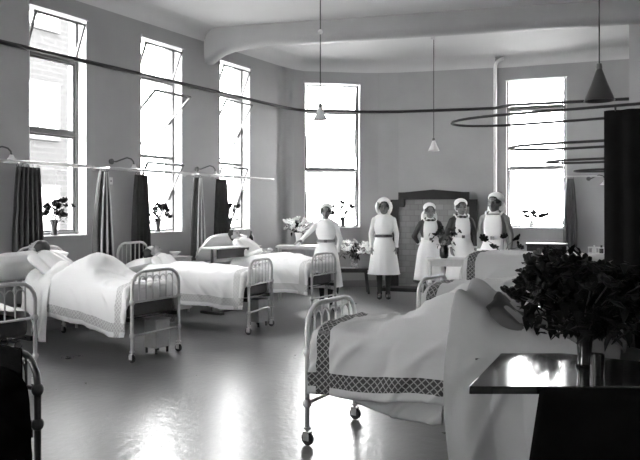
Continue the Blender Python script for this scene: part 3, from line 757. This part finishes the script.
# ------------------------------------------------------------------ flowers, vases
def vase(label, loc, m, prof=None, s=1.0, group='flower vases'):
    prof = prof or [(.0, 0), (.04, 0), (.045, .01), (.035, .05), (.04, .12), (.06, .2), (.055, .2), (.034, .12), (.028, .05), (.0, .02)]
    mb = MB(); mb.lathe([(r*s, z*s) for r, z in prof], (0, 0, 0), 18); o = mb.build('vase', m); o.location = loc; tag(o, label, 'vase', group); return o
def bouquet(label, loc, n, spread, height, petals, bs, seed, leaves=30, leafsize=.06, m_leaf=None, cat='flowers', group='bunches of flowers', flat=1.0):
    rnd = random.Random(seed); t = thing('flower_bouquet', label, cat, loc, 0, group)
    st = MB(); lf = MB(); heads = []
    for i in range(n):
        a = rnd.uniform(0, 2*PI); r = spread*math.sqrt(rnd.uniform(.02, 1)); h = height*rnd.uniform(.45, 1.0)*(1-.25*(r/spread)**2)
        tip = Vector((r*math.cos(a), r*math.sin(a)*flat, h)); b0 = Vector((rnd.uniform(-.015, .015), rnd.uniform(-.015, .015), .0)); mid = b0.lerp(tip, .5)+Vector((-tip.x*.15, -tip.y*.15, .03))
        st.tube([b0, mid, tip], .0035, 5); heads.append(tip)
    for i in range(leaves):
        a = rnd.uniform(0, 2*PI); r = spread*rnd.uniform(.05, .8); h = height*rnd.uniform(.12, .85); c = Vector((r*math.cos(a), r*math.sin(a)*flat, h))
        mt = Matrix.Rotation(rnd.uniform(0, 6.28), 3, 'Z') @ Matrix.Rotation(rnd.uniform(-1, 1), 3, 'Y')
        L = leafsize*rnd.uniform(.6, 1.3); w = L*.38
        lf.add([c+mt @ Vector(v) for v in ((-L, 0, 0), (-L*.3, w, .01), (L*.5, w*.7, .0), (L, 0, -.015), (L*.5, -w*.7, .0), (-L*.3, -w, .01))], [(0, 1, 2, 3, 4, 5)])
    st.build('stems', M['stem'], t)
    if leaves: lf.build('leaves', m_leaf or M['leaf'], t, smooth=False, solid=.002)
    for k, tip in enumerate(heads):
        f = MB(); s = bs*rnd.uniform(.75, 1.25); pm = petals[k % len(petals)]; np_ = 7; tilt = Matrix.Rotation(rnd.uniform(-.9, .9), 3, 'X') @ Matrix.Rotation(rnd.uniform(-.9, .9), 3, 'Y')
        f.ell(tip, (s*.45, s*.45, s*.4), 8, 6)
        for j in range(np_):
            aa = 2*PI*j/np_; f.ell(tip+tilt @ Vector((math.cos(aa)*s*.6, math.sin(aa)*s*.6, .1*s)), (s*.42, s*.30, s*.2), 7, 5, tilt @ Matrix.Rotation(aa, 3, 'Z') @ Matrix.Rotation(-.5, 3, 'Y'))
        f.build('blossom', pm, t)
    return t

def table(name, label, loc, rz, lx, ly, h, m, top_t=.03, leg=.022, cat='table', shelf=None, apron=0, group=None, mleg=None, legs_in=.04, splay=0):
    t = thing(name, label, cat, loc, rz, group); mleg = mleg or m
    o = MB(); o.box(-lx/2, lx/2, -ly/2, ly/2, h-top_t, h); o.build('tabletop', m, t, bevel=.005)
    for sx in (-1, 1):
        for sy in (-1, 1):
            g = MB(); x, y = sx*(lx/2-legs_in), sy*(ly/2-legs_in); g.tube([(x+sx*splay, y+sy*splay*.5, 0), (x, y, h-top_t)], leg, 8); g.build('leg', mleg, t)
    if shelf:
        s = MB(); s.box(-lx/2+legs_in, lx/2-legs_in, -ly/2+legs_in, ly/2-legs_in, shelf, shelf+.02); s.build('shelf', mleg, t, smooth=False)
    if apron:
        s = MB()
        for sy in (-1, 1): s.box(-lx/2+legs_in, lx/2-legs_in, sy*(ly/2-legs_in)-.01, sy*(ly/2-legs_in)+.01, h-top_t-apron, h-top_t)
        s.build('apron_rail', mleg, t, smooth=False)
    return t
def locker(label, loc, rz, m, w=.4, d=.36, h=.8, group='bedside lockers'):
    t = thing('bedside_locker', label, 'locker', loc, rz, group)
    b = MB(); b.box(-w/2, w/2, -d/2, d/2, .06, h-.02); b.build('body', m, t, bevel=.004)
    b = MB(); b.box(-w/2-.01, w/2+.01, -d/2-.01, d/2+.01, h-.02, h); b.build('top', m, t, bevel=.004)
    b = MB(); b.box(-w/2+.02, w/2-.02, -d/2-.014, -d/2, .1, h-.2); dr = b.build('door', m, t, bevel=.003); k = MB(); k.ell((w/2-.05, -d/2-.024, h*.5), (.012, .012, .012)); k.build('knob', M['brass'], dr)
    b = MB(); b.box(-w/2+.02, w/2-.02, -d/2-.014, -d/2, h-.18, h-.04); dw = b.build('drawer', m, t, bevel=.003); k = MB(); k.ell((0, -d/2-.024, h-.11), (.012, .012, .012)); k.build('knob', M['brass'], dw)
    for sx in (-1, 1):
        for sy in (-1, 1):
            g = MB(); g.tube([(sx*(w/2-.03), sy*(d/2-.03), 0), (sx*(w/2-.03), sy*(d/2-.03), .06)], .018, 8); g.build('leg', m, t)
    return t

# ------------------------------------------------------------------ left row
XLB = -6.02
bed('bed', 'white iron bed cut off at the left edge, nearest in the left row', (XLB, 3.05, 0), PI)
bed('bed', 'white iron bed of the left row whose patient has raised knees', (XLB, 4.75, 0), PI)
bed('bed', 'white iron bed in the middle of the left row, its curved headrail bare', (XLB, 6.34, 0), PI+R(11))
bed('bed', 'white iron bed of the left row farthest back, beside the nurse at the table', (XLB, 8.0, 0), PI)
# bed 0
coverlet('bedspread', 'white sheet over the bed cut off by the left edge', (XLB, 3.05, 0), PI, M['linen'], -.90, .55, .62, lambda x, y: .10*gauss(x, -.2, .5), lambda x: .40, lambda x: .38, 3)
pillow('white pillow heaped on the bed cut off by the left edge', (-6.72, 3.05, .72), PI, tilt=R(-14), seed=4)
# bed 1 : patient propped with knees raised
coverlet('bedspread', 'white bedspread with light-washed patterned band tented over raised knees, nearest full bed at left', (XLB, 4.75, 0), PI, M['cover_lit'], -.925, .50, .64,
         lambda x, y: .26*gauss(x, -.06, .28)*(1-.25*abs(y)/.34)+.04*gauss(x, .45, .3), lambda x: .30, lambda x: .30+.05*math.sin(x*3+1), 5, fold=.014, bulk=.11, group='bedspreads')
coverlet('blanket', 'pale crumpled blanket hanging low beside the pillow of the nearest full bed at left', (XLB, 4.75, 0), PI, M['linen'], .28, .74, .70,
         lambda x, y: .18+.05*math.sin(x*16+y*6)+.03*math.sin(y*17), lambda x: .55, lambda x: .10+.1*gauss(x, .62, .1), 9, fold=.035, cat='blanket', fr=1.6, ztop=.63)
pillow('large white pillow propped behind the patient in the nearest full bed at left', (-6.93, 4.50, .88), PI, .50, .96, .22, tilt=R(-34), seed=2)
pillow('flat white pillow under the propped pillow of the nearest full bed at left', (-6.70, 4.72, .68), PI, .46, .68, .16, tilt=R(-4), seed=7)
patient('patient propped against a large pillow with knees raised, head turned away to the window', (XLB, 4.75, 0), PI, (.80, .16, 1.07), R(35), R(-150), True, knees=.78)
# bed 2
def rot2(x, y, z):
    a = PI+R(11); return (XLB+x*math.cos(a)-y*math.sin(a), 6.34+x*math.sin(a)+y*math.cos(a), z)
coverlet('bedspread', 'white bedspread with light-washed patterned band on the middle bed of the left row', (XLB, 6.34, 0), PI+R(11), M['cover_lit'], -.925, .58, .64,
         lambda x, y: .05*gauss(x, .1, .55), lambda x: .34, lambda x: .34+.03*math.sin(x*2.2), 6, fold=.012, bulk=.11, group='bedspreads')
pillow('white pillow on the middle bed of the left row, below its curved headrail', rot2(.74, .04, .78), PI+R(11), .42, .60, .18, tilt=R(-12), seed=5)
patient('patient lying flat in the middle bed of the left row, only dark hair showing', (XLB, 6.34, 0), PI+R(11), (.66, -.02, .95), R(70), R(20), True)
# bed 3
coverlet('bedspread', 'white bedspread with light-washed patterned band on the farthest bed of the left row', (XLB, 8.0, 0), PI, M['cover_lit'], -.925, .50, .64,
         lambda x, y: .10*gauss(x, -.2, .5), lambda x: .34, lambda x: .33, 7, fold=.014, bulk=.11, group='bedspreads')
pillow('huge white pillow propping up the patient at the farthest bed of the left row', (-6.90, 7.88, .93), PI, .56, .92, .26, tilt=R(-44), seed=3)
pillow('dim folded pillow under the huge one at the farthest left bed', (-6.80, 7.95, .72), PI, .44, .68, .22, tilt=R(-6), seed=8)
patient('patient sitting up against the huge pillow, dark-haired face tilted, in the farthest left bed', (XLB, 8.0, 0), PI, (.60, .10, 1.12), R(25), R(-10), True)

# overbed table in front of the propped patient
t = thing('overbed_table', 'dark-fronted overbed table across the farthest bed of the left row', 'table', (-6.48, 7.66, 0))
m = MB(); m.box(-.17, .17, -.53, .50, .955, .975); plabel(m.build('tabletop', M['linen'], t, smooth=False), 'white cloth-covered top')
m = MB(); m.box(.15, .17, -.53, .50, .82, .954); plabel(m.build('front_board', M['wood_mid'], t, smooth=False), 'dark front board')
m = MB(); m.tube([(0, -.46, .04), (0, -.46, .954)], .02, 10); m.build('post', M['wood_mid'], t)
m = MB(); m.box(-.2, .2, -.50, -.42, .0, .04); m.box(-.03, .03, -.42, .20, .0, .03); m.build('base', M['wood_mid'], t, smooth=False)

# lockers and their things
locker('white locker between the nearest full bed and the middle bed at left', (-7.05, 5.55, 0), R(90), M['white_enamel'], .36, .34, .74)
locker('white locker between the middle and the farthest left beds', (-7.05, 7.02, 0), R(90), M['white_enamel'], .34, .34, .84)
mb = MB(); mb.lathe([(0, 0), (.04, 0), (.035, .02), (.09, .07), (.085, .072), (.03, .03), (0, .028)], (0, 0, 0), 18); o = mb.build('bowl', M['china']); o.location = (-7.03, 7.0, .84); tag(o, 'white china bowl on the locker beside the middle bed', 'bowl')
mb = MB(); mb.lathe([(0, 0), (.032, 0), (.034, .02), (.034, .13), (.014, .17), (.013, .22), (.016, .225), (0, .225)], (0, 0, 0), 14); o = mb.build('bottle', M['wood_dark']); o.location = (-6.45, 8.08, .975); tag(o, 'small dark bottle on the end of the dark-fronted overbed table', 'bottle')
mb = MB(); mb.box(-.09, .09, -.06, .06, 0, .02); o = mb.build('book', M['wood_dark'], bevel=.003); o.location = rot2(.12, -.1, .792); o.rotation_euler = (0, 0, .5); tag(o, 'small dark book lying on the middle left bedspread', 'book')

# white boxes under the foot ends
for i, (x, y, l) in enumerate(((-5.22, 4.93, 'small white box on legs under the foot of the nearest full bed at left'), (-5.30, 6.78, 'small white box on legs under the foot of the middle left bed'))):
    t = thing('footstool', l, 'stool', (x, y, 0), 0, 'white box stools under the beds')
    m = MB(); m.box(-.09, .09, -.10, .10, .06, .35); m.build('body', M['white_enamel'], t, bevel=.01)
    m = MB(); m.box(-.10, .10, -.11, .11, .35, .365); m.build('top', M['white_enamel'], t, bevel=.004)
    for sx in (-1, 1):
        for sy in (-1, 1): m = MB(); m.tube([(sx*.07, sy*.08, 0), (sx*.07, sy*.08, .06)], .014, 6); m.build('leg', M['dark_iron'], t)

# ------------------------------------------------------------------ sill flowers
darkp = [M['petal_dark'], M['petal_grey']]
for (x, y, n, sp, h, seed, l) in ((XL+.075, 5.20, 17, .30, .42, 11, 'nearest window sill at left'), (XL+.075, 6.98, 17, .28, .40, 12, 'middle window sill'), (XL+.075, 8.62, 15, .26, .46, 13, 'third window sill')):
    x_ = XL-.07
    vase('slim grey vase on the '+l, (x_, y, SILL+.013), M['vase_grey'], s=1.0)
    o = bouquet('loose dark flowers in a vase on the '+l, (x_, y, SILL+.08), n, sp, h, [M['petal_dark']], .055, seed, leaves=60, leafsize=.045, flat=1.0)
    o.scale = (.45, 1, 1)
v4 = c4+Vector((.16, .22))*0; n4 = Vector((-d4.y, d4.x)).normalized(); v4 = c4+d4.normalized()*.22+n4*.07
vase('slim grey vase on the sill behind the nurse at the white table', (v4.x, v4.y, SILL+.013), M['vase_grey'], s=1.0)
o = bouquet('loose dark flowers in the end window behind the nurse at the white table', (v4.x, v4.y, SILL+.08), 14, .28, .50, darkp, .055, 14, leaves=16, leafsize=.03); o.scale = (1, .3, 1); o.rotation_euler = (0, 0, math.atan2(d4.y, d4.x))
v5 = c5-dvec*.08+nv*.07
vase('white glass vase on the sill of the right end window', (v5.x, v5.y, SILL+.013), M['vase_glass'], s=1.0)
o = bouquet('small dark round flowers on the sill of the right end window', (v5.x, v5.y, SILL+.1), 9, .30, .26, [M['petal_dark']], .075, 15, leaves=26, leafsize=.03); o.scale = (1, .3, 1); o.rotation_euler = (0, 0, math.atan2(dvec.y, dvec.x))

# ------------------------------------------------------------------ white table with flowers, stool with flowers
table('enamel_table', 'white enamel table carrying pale flowers, left of the reaching nurse', (-6.2, 9.20, 0), TH-R(4), .92, .4, .93, M['white_enamel'], shelf=.45, apron=.03, leg=.014)
vase('white vase of pale flowers on the white enamel table', (-6.28, 9.15, .93), M['china'], s=1.1)
bouquet('bunch of large pale flowers on the white enamel table', (-6.28, 9.15, 1.06), 20, .27, .36, [M['petal_white'], M['petal_white'], M['petal_white']], .07, 21, leaves=24, leafsize=.05)
table('stool', 'low dark wooden stool with splayed legs under a vase, below the left end window', (-5.97, 10.47, 0), TH, .56, .34, .47, M['wood_mid'], cat='stool', leg=.022, apron=.05, splay=.05, shelf=None)
mb = MB(); mb.lathe([(0, 0), (.06, 0), (.075, .05), (.07, .14), (.055, .18), (.065, .2), (.06, .2), (.05, .18), (0, .15)], (0, 0, 0), 18); o = mb.build('vase', M['vase_glass']); o.location = (-5.95, 10.5, .47); tag(o, 'squat glass vase on the low dark stool', 'vase', 'flower vases')
bouquet('wide bunch of pale flowers on the low dark stool', (-5.95, 10.5, .60), 34, .33, .40, [M['petal_white'], M['petal_white'], M['petal_white']], .055, 22, leaves=60, leafsize=.05)

# ------------------------------------------------------------------ fireplace on the end wall
fd = Vector((-3.9+5.2, 12.36-11.94)).normalized(); fn = Vector((fd.y, -fd.x)); fc = Vector((-4.98, 12.0)); frz = math.atan2(fd.y, fd.x)
t = thing('fireplace', 'dark stepped fireplace surround with pale tiles behind the two nurses', 'fireplace', (fc.x+fn.x*.04, fc.y+fn.y*.04, 0), frz)   # local -y into the room
m = MB()
for s in (-1, 1):
    x0, x1 = sorted((s*.67, s*.82)); m.box(x0, x1, -.34, -.03, 0, 1.74)
    x0, x1 = sorted((s*.56, s*.67)); m.box(x0, x1, -.34, -.03, 1.60, 1.88)
m.add([(x, y, z) for y in (-.34, -.03) for x, z in ((-.56, 1.74), (.56, 1.74), (.56, 1.88), (0, 1.93), (-.56, 1.88))], [(0, 1, 2, 3, 4), (9, 8, 7, 6, 5), (0, 5, 6, 1), (1, 6, 7, 2), (2, 7, 8, 3), (3, 8, 9, 4), (4, 9, 5, 0)])
plabel(m.build('surround', M['iron_surround'], t, smooth=False), 'dark stepped surround')
m = MB(); m.box(-.67, .67, -.27, -.04, 0, 1.60); m.box(-.56, .56, -.27, -.04, 1.60, 1.74); m.build('tile_panel', M['tiles'], t, smooth=False)
m = MB(); m.box(-.26, .26, -.285, -.271, .05, .62); m.build('grate', M['opening'], t, smooth=False)
m = MB(); m.box(-.96, .96, -.70, -.35, 0, .07); m.build('hearth', M['opening'], t, bevel=.008)
t = None

# ------------------------------------------------------------------ right row
XRB = -1.34
def mound1(x, y):
    k = .24*gauss(x, -.02, .30)*(1-.15*max(0, -y)/.34)+.02*gauss(x, .5, .3)
    k += .028*math.sin((x*1.0+y*1.6)*13)*gauss(x, -.1, .4)
    return k
bed('bed', 'white iron bed in the right foreground with knobbed posts and casters', (XRB, 3.79, 0), 0, W=.62)
bed('bed', 'white iron bed behind the foreground bed in the right row', (-1.36, 5.60, 0), 0, W=.68)
bed('bed', 'white iron bed third in the right row, nearest the table with black vase', (-1.62, 7.35, 0), 0, W=.68, head=1.0)
def hr1(x):
    if x > .0: return .10
    return .40+.03*(x+.9) - (max(0, x+.12)/.12*.30 if x > -.12 else 0)
coverlet('bedspread', 'pale bedspread with dark lattice band on the foreground bed at right', (XRB, 3.79, 0), 0, M['cover_shaded'], -.925, .0, .64, mound1,
         lambda x: .345+.075*(x+.925)/.9, lambda x: .40, 11, fold=.010, bulk=.13, group='bedspreads', fr=.7)
coverlet('sheet', 'pale under-sheet showing below the banded bedspread of the foreground bed', (XRB, 3.79, 0), 0, M['cover_plain'], -.60, -.05, .60, lambda x, y: -.02, lambda x: .33+.05*math.sin(x*6), lambda x: .45, 12, fold=.008, cat='sheet', ztop=.575)
coverlet('blanket', 'plain pale blanket thrown over the foreground bed, hanging almost to the floor', (XRB, 3.79, 0), 0, M['cover_plain'], -.01, .70, .665, lambda x, y: mound1(x, y)+.015,
         lambda x: .12+.04*math.sin(x*5), lambda x: .3, 13, fold=.036, cat='blanket', fr=.9, ztop=.755, skew=lambda x, v: -.03*math.sin(v*PI)+.02*v)
coverlet('blanket', 'dark grey rumpled blanket heaped on the foreground bed beside the knees', (XRB, 3.79, 0), 0, M['blanket'], .16, .86, .60, lambda x, y: .17+mound1(x, y)*.8+.04*math.sin(x*14+y*9)+.03*math.sin(y*15),
         lambda x: .66+.05*math.sin(x*8)-(.4 if x > .45 else 0), lambda x: .5, 14, fold=.02, cat='blanket', ztop=.63)  # blanket's dark colour also stands in for shadow over the bed head
pillow('pillow darkened for shadow at the head of the foreground bed at right', (-.58, 3.79, .66), 0, m=M['blanket'], lx=.40, ly=.60, h=.16, tilt=R(12), seed=9)  # white pillow given dark cloth to put shadow into its colour
# .40, .60, .16, tilt=R(12), seed=9)
coverlet('bedspread', 'pale bedspread with dark foot band on the second bed of the right row', (-1.36, 5.60, 0), 0, M['cover_shaded'], -.94, .6, .70, lambda x, y: .06+.06*gauss(x, -.2, .4)+.06*gauss(x, .3, .3), lambda x: .40, lambda x: .40, 15, fold=.014, bulk=.14, group='bedspreads')
coverlet('bedspread', 'pale raised bedspread with dark foot band on the third bed of the right row', (-1.62, 7.35, 0), 0, M['cover_shaded'], -.94, .6, .72, lambda x, y: .08, lambda x: .40, lambda x: .40, 16, fold=.014, bulk=.30, group='bedspreads')
pillow('white pillow on the second bed of the right row', (-.60, 5.60, .70), 0, .40, .60, .16, tilt=R(12), seed=10)
pillow('white pillow on the third bed of the right row', (-.86, 7.35, .70), 0, .40, .60, .16, tilt=R(12), seed=12)

# table with the black vase
table('wooden_table', 'pale-topped table with a black vase of dark flowers, before the fireplace', (-3.22, 8.60, 0), R(26), .86, .42, .86, M['white_enamel'], apron=.07, leg=.018)
mb = MB(); mb.lathe([(0, 0), (.045, 0), (.06, .03), (.062, .12), (.045, .16), (.05, .18), (.045, .18), (0, .14)], (0, 0, 0), 18); o = mb.build('vase', M['wood_dark']); o.location = (-3.40, 8.52, .86); tag(o, 'black vase on the pale-topped table before the fireplace', 'vase', 'flower vases')
bouquet('dark poppy-like flowers in the black vase on the pale-topped table', (-3.40, 8.52, .98), 12, .26, .34, [M['petal_dark']], .045, 31, leaves=24, leafsize=.04)
locker('dark locker between the third right bed and the nurse by the end window', (-2.35, 8.35, 0), 0, M['wood_mid'], .42, .36, .78)
vase('small glass vase on the dark locker before the nurse by the end window', (-2.45, 8.35, .78), M['vase_glass'], s=1.0)
bouquet('sparse dark poppies held up before the apron of the nurse by the end window', (-2.52, 8.30, .92), 5, .27, .34, [M['petal_dark']], .062, 35, leaves=3, leafsize=.05)

# cabinet and clutter in the far right corner
t = thing('cupboard', 'dark low cupboard under the right end window', 'cupboard', (-2.75, 11.6, 0), R(13))
m = MB(); m.box(-.32, .32, -.2, .2, .05, .93); m.build('body', M['wood_mid'], t, bevel=.004); m = MB(); m.box(-.34, .34, -.22, .22, .93, .96); m.build('top', M['wood_mid'], t, bevel=.004)
for s in (-1, 1):
    m = MB(); m.box(s*.155-.145, s*.155+.145, -.215, -.20, .1, .88); d_ = m.build('door', M['wood_mid'], t, bevel=.003); m = MB(); m.ell((s*.04, -.225, .5), (.012, .012, .012)); m.build('knob', M['brass'], d_)
for sx in (-1, 1):
    for sy in (-1, 1): m = MB(); m.box(sx*.28-.02, sx*.28+.02, sy*.16-.02, sy*.16+.02, 0, .05); m.build('leg', M['wood_mid'], t, smooth=False)
table('side_table', 'dark side table in the far right corner carrying a wire basket', (-1.66, 9.55, 0), R(10), 1.25, .5, .84, M['wood_dark'], shelf=.3, apron=.06)
mb = MB(); mb.lathe([(0, 0), (.17, 0), (.20, .03), (.2, .07), (.23, .09), (.23, .1), (.12, .115), (0, .12)], (0, 0, 0), 24); o = mb.build('covered_dish', M['pot']); o.location = (-1.98, 9.50, .84); tag(o, 'round dark covered dish on the side table under the end window', 'dish')
t = thing('wire_basket', 'small white wire basket on the side table in the far right corner', 'basket', (-1.55, 9.62, .84), R(10))
for z in (.008, .09, .17): m = MB(); m.tube([(-.17, -.11, z), (.17, -.11, z), (.17, .11, z), (-.17, .11, z)], .007, 6, closed=True); m.build('rim', M['china'], t)
for k in range(6):
    for s in (-1, 1): m = MB(); x = -.16+.064*k; m.tube([(x, s*.11, .005), (x, s*.11, .17)], .006, 6); m.build('wire', M['china'], t)
for k in range(3):
    o = MB(); o.lathe([(0, 0), (.03, 0), (.03, .13), (.012, .17), (.014, .19), (0, .19)], (0, 0, 0), 12); o = o.build('bottle', M['china'] if k != 1 else M['pot']); o.location = (-1.64+.09*k, 9.605+.016*k, .853); tag(o, ('white bottle at the left in the wire basket', 'dark bottle in the middle of the wire basket', 'white bottle at the right in the wire basket')[k], 'bottle', 'bottles in the wire basket')
# tray locker between the right beds
locker('dark locker with white cloth between the second and third right beds', (-1.55, 6.50, 0), 0, M['wood_dark'], .62, .36, .84)
locker('dark locker with white cloth between the foreground bed and the second right bed', (-.95, 4.68, 0), 0, M['wood_dark'], .5, .36, .86)
for (x, y, z, l) in ((-1.60, 6.48, .84, 'white cloth on the locker between the second and third right beds'), (-.98, 4.68, .86, 'folded white cloth on the locker behind the foreground bed')):
    m = MB(); m.box(-.13, .13, -.10, .10, 0, .02); m.box(-.11, .11, -.09, .09, .02, .035); o = m.build('folded_cloth', M['linen'], bevel=.008); o.location = (x, y, z); tag(o, l, 'cloth', 'folded cloths')
bouquet('dark leafy bunch of flowers on the locker behind the foreground bed', (-1.1, 4.66, .88), 14, .24, .36, [M['petal_dark'], M['petal_grey']], .05, 41, leaves=120, leafsize=.07)
bouquet('dark leafy flowers on the locker between the second and third right beds', (-1.42, 6.48, .86), 12, .26, .34, [M['petal_dark']], .05, 42, leaves=110, leafsize=.07)

# ------------------------------------------------------------------ foreground right: polished table, cloth, bouquet
t = thing('polished_table', 'dark polished table in the right foreground with a sharp corner', 'table', (0, 0, 0))
top = [(-.90, 2.52), (-.32, 2.89), (.30, 3.28), (.30, 3.38), (-.72, 3.37), (-.98, 3.20)]
m = MB(); m.prism(top, .768, .80); m.build('tabletop', M['polish'], t, bevel=.004)
for (x, y) in ((-.52, 2.84), (-.72, 3.28), (.22, 3.28), (.22, 3.34)):
    m = MB(); m.tube([(x, y, 0), (x, y, .768)], .022, 8); m.build('leg', M['wood_dark'], t)
# dark cloth hung over the front edge, sweeping aside
vs = []; fs = []; NX, NZ = 60, 14
p0 = Vector((-.66, 2.655)); p1 = Vector((.30, 3.265)); dd = (p1-p0).normalized(); nn = Vector((dd.y, -dd.x))
for j in range(NZ+1):
    v = j/NZ; z = .80-.78*v
    for i in range(NX+1):
        u = i/NX; a = p0+(p1-p0)*u-dd*(.13*v*(1-u)); a = a+nn*(.016+.03*v+(.012*v)*math.sin(u*40)); vs.append((a.x, a.y, z))
for j in range(NZ):
    for i in range(NX): fs.append((j*(NX+1)+i, j*(NX+1)+i+1, (j+1)*(NX+1)+i+1, (j+1)*(NX+1)+i))
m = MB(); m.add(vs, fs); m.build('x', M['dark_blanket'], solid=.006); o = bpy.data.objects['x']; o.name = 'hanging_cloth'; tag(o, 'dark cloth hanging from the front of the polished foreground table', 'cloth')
vase('dark glass vase on the foreground table', (-.58, 3.16, .80), M['dark_glass'], s=.9)
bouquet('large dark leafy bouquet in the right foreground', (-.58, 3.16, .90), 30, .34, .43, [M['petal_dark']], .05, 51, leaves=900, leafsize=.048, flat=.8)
m = MB(); m.lathe([(0, 0), (.025, 0), (.03, .09), (.027, .09), (.022, .006), (0, .006)], (0, 0, 0), 18); o = m.build('drinking_glass', M['dark_glass']); o.location = (-.50, 3.0, .80); tag(o, 'small dark drinking glass beside the foreground vase', 'glass')

# ------------------------------------------------------------------ foreground left: dark iron bed
bed('bed', 'dark iron bed end with round knobs at the left bottom corner', (-3.21, .96, 0), R(-90), W=.66, m=M['dark_iron'], foot=.80, head=.95, lower=.46, mid=.63)
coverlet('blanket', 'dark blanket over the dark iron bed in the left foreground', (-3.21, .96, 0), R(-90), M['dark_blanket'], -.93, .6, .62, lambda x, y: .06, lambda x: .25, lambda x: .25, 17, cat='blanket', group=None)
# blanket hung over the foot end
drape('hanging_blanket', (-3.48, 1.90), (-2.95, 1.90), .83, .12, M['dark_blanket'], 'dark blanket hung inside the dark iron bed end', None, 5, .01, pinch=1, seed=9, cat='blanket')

# wall switches
for (y, z, l) in ((6.03, 1.93, 'small pale switch plate under the wall lamp right of the nearest window'), (7.72, 1.90, 'small pale switch plate under the wall lamp right of the middle window')):
    t = thing('light_switch', l, 'switch', (XL, y, z), 0, 'switch plates'); m = MB(); m.box(0.001, .012, -.035, .035, -.05, .05); m.build('plate', M['china'], t, bevel=.003); m = MB(); m.ell((.016, 0, 0), (.008, .008, .012)); m.build('toggle', M['brass'], t)

# ------------------------------------------------------------------ camera and light
cam = bpy.data.cameras.new('camera'); co = bpy.data.objects.new('camera', cam); C.objects.link(co)
co.location = (0, 0, 1.5); cam.sensor_width = 36; cam.lens = 650/640*36
co.rotation_euler = (R(90), 0, TH); cam.shift_y = -(230-212)/640; cam.clip_start = .05
bpy.context.scene.camera = co
w = bpy.data.worlds.new('world'); bpy.context.scene.world = w; w.use_nodes = True
bg = w.node_tree.nodes['Background']; bg.inputs[0].default_value = (1, 1, 1, 1); bg.inputs[1].default_value = 8
def portal(loc, rz, w_, h_):
    l = bpy.data.lights.new('daylight_portal', 'AREA'); l.shape = 'RECTANGLE'; l.size = w_; l.size_y = h_; l.cycles.is_portal = True
    o = bpy.data.objects.new('daylight_portal', l); C.objects.link(o); o.location = loc; o.rotation_euler = (R(90), 0, rz)
hz = (SILL+HEAD)/2; hh = HEAD-SILL
for a, b in WYR: portal((XR+.4, (a+b)/2, hz), R(-90), b-a, hh)
for a, b in WXB: portal(((a+b)/2, -4.9, 2.5), R(180), b-a, HEAD-.9)
for a, b in wl: portal((XL-.40, (a+b)/2, hz), R(90), b-a, hh)
portal((c4.x+n4.x*.40, c4.y+n4.y*.40, hz), math.atan2(d4.y, d4.x), d4.length*.97, hh)
portal((c5.x+nv.x*.40, c5.y+nv.y*.40, hz), math.atan2(dvec.y, dvec.x), w5[1]-w5[0], hh)
sc = bpy.context.scene
sc.view_settings.view_transform = 'Standard'; sc.view_settings.look = 'None'; sc.view_settings.gamma = 1; sc.view_settings.exposure = 2.55
sc.cycles.max_bounces = 12; sc.cycles.diffuse_bounces = 6; sc.cycles.transparent_max_bounces = 16
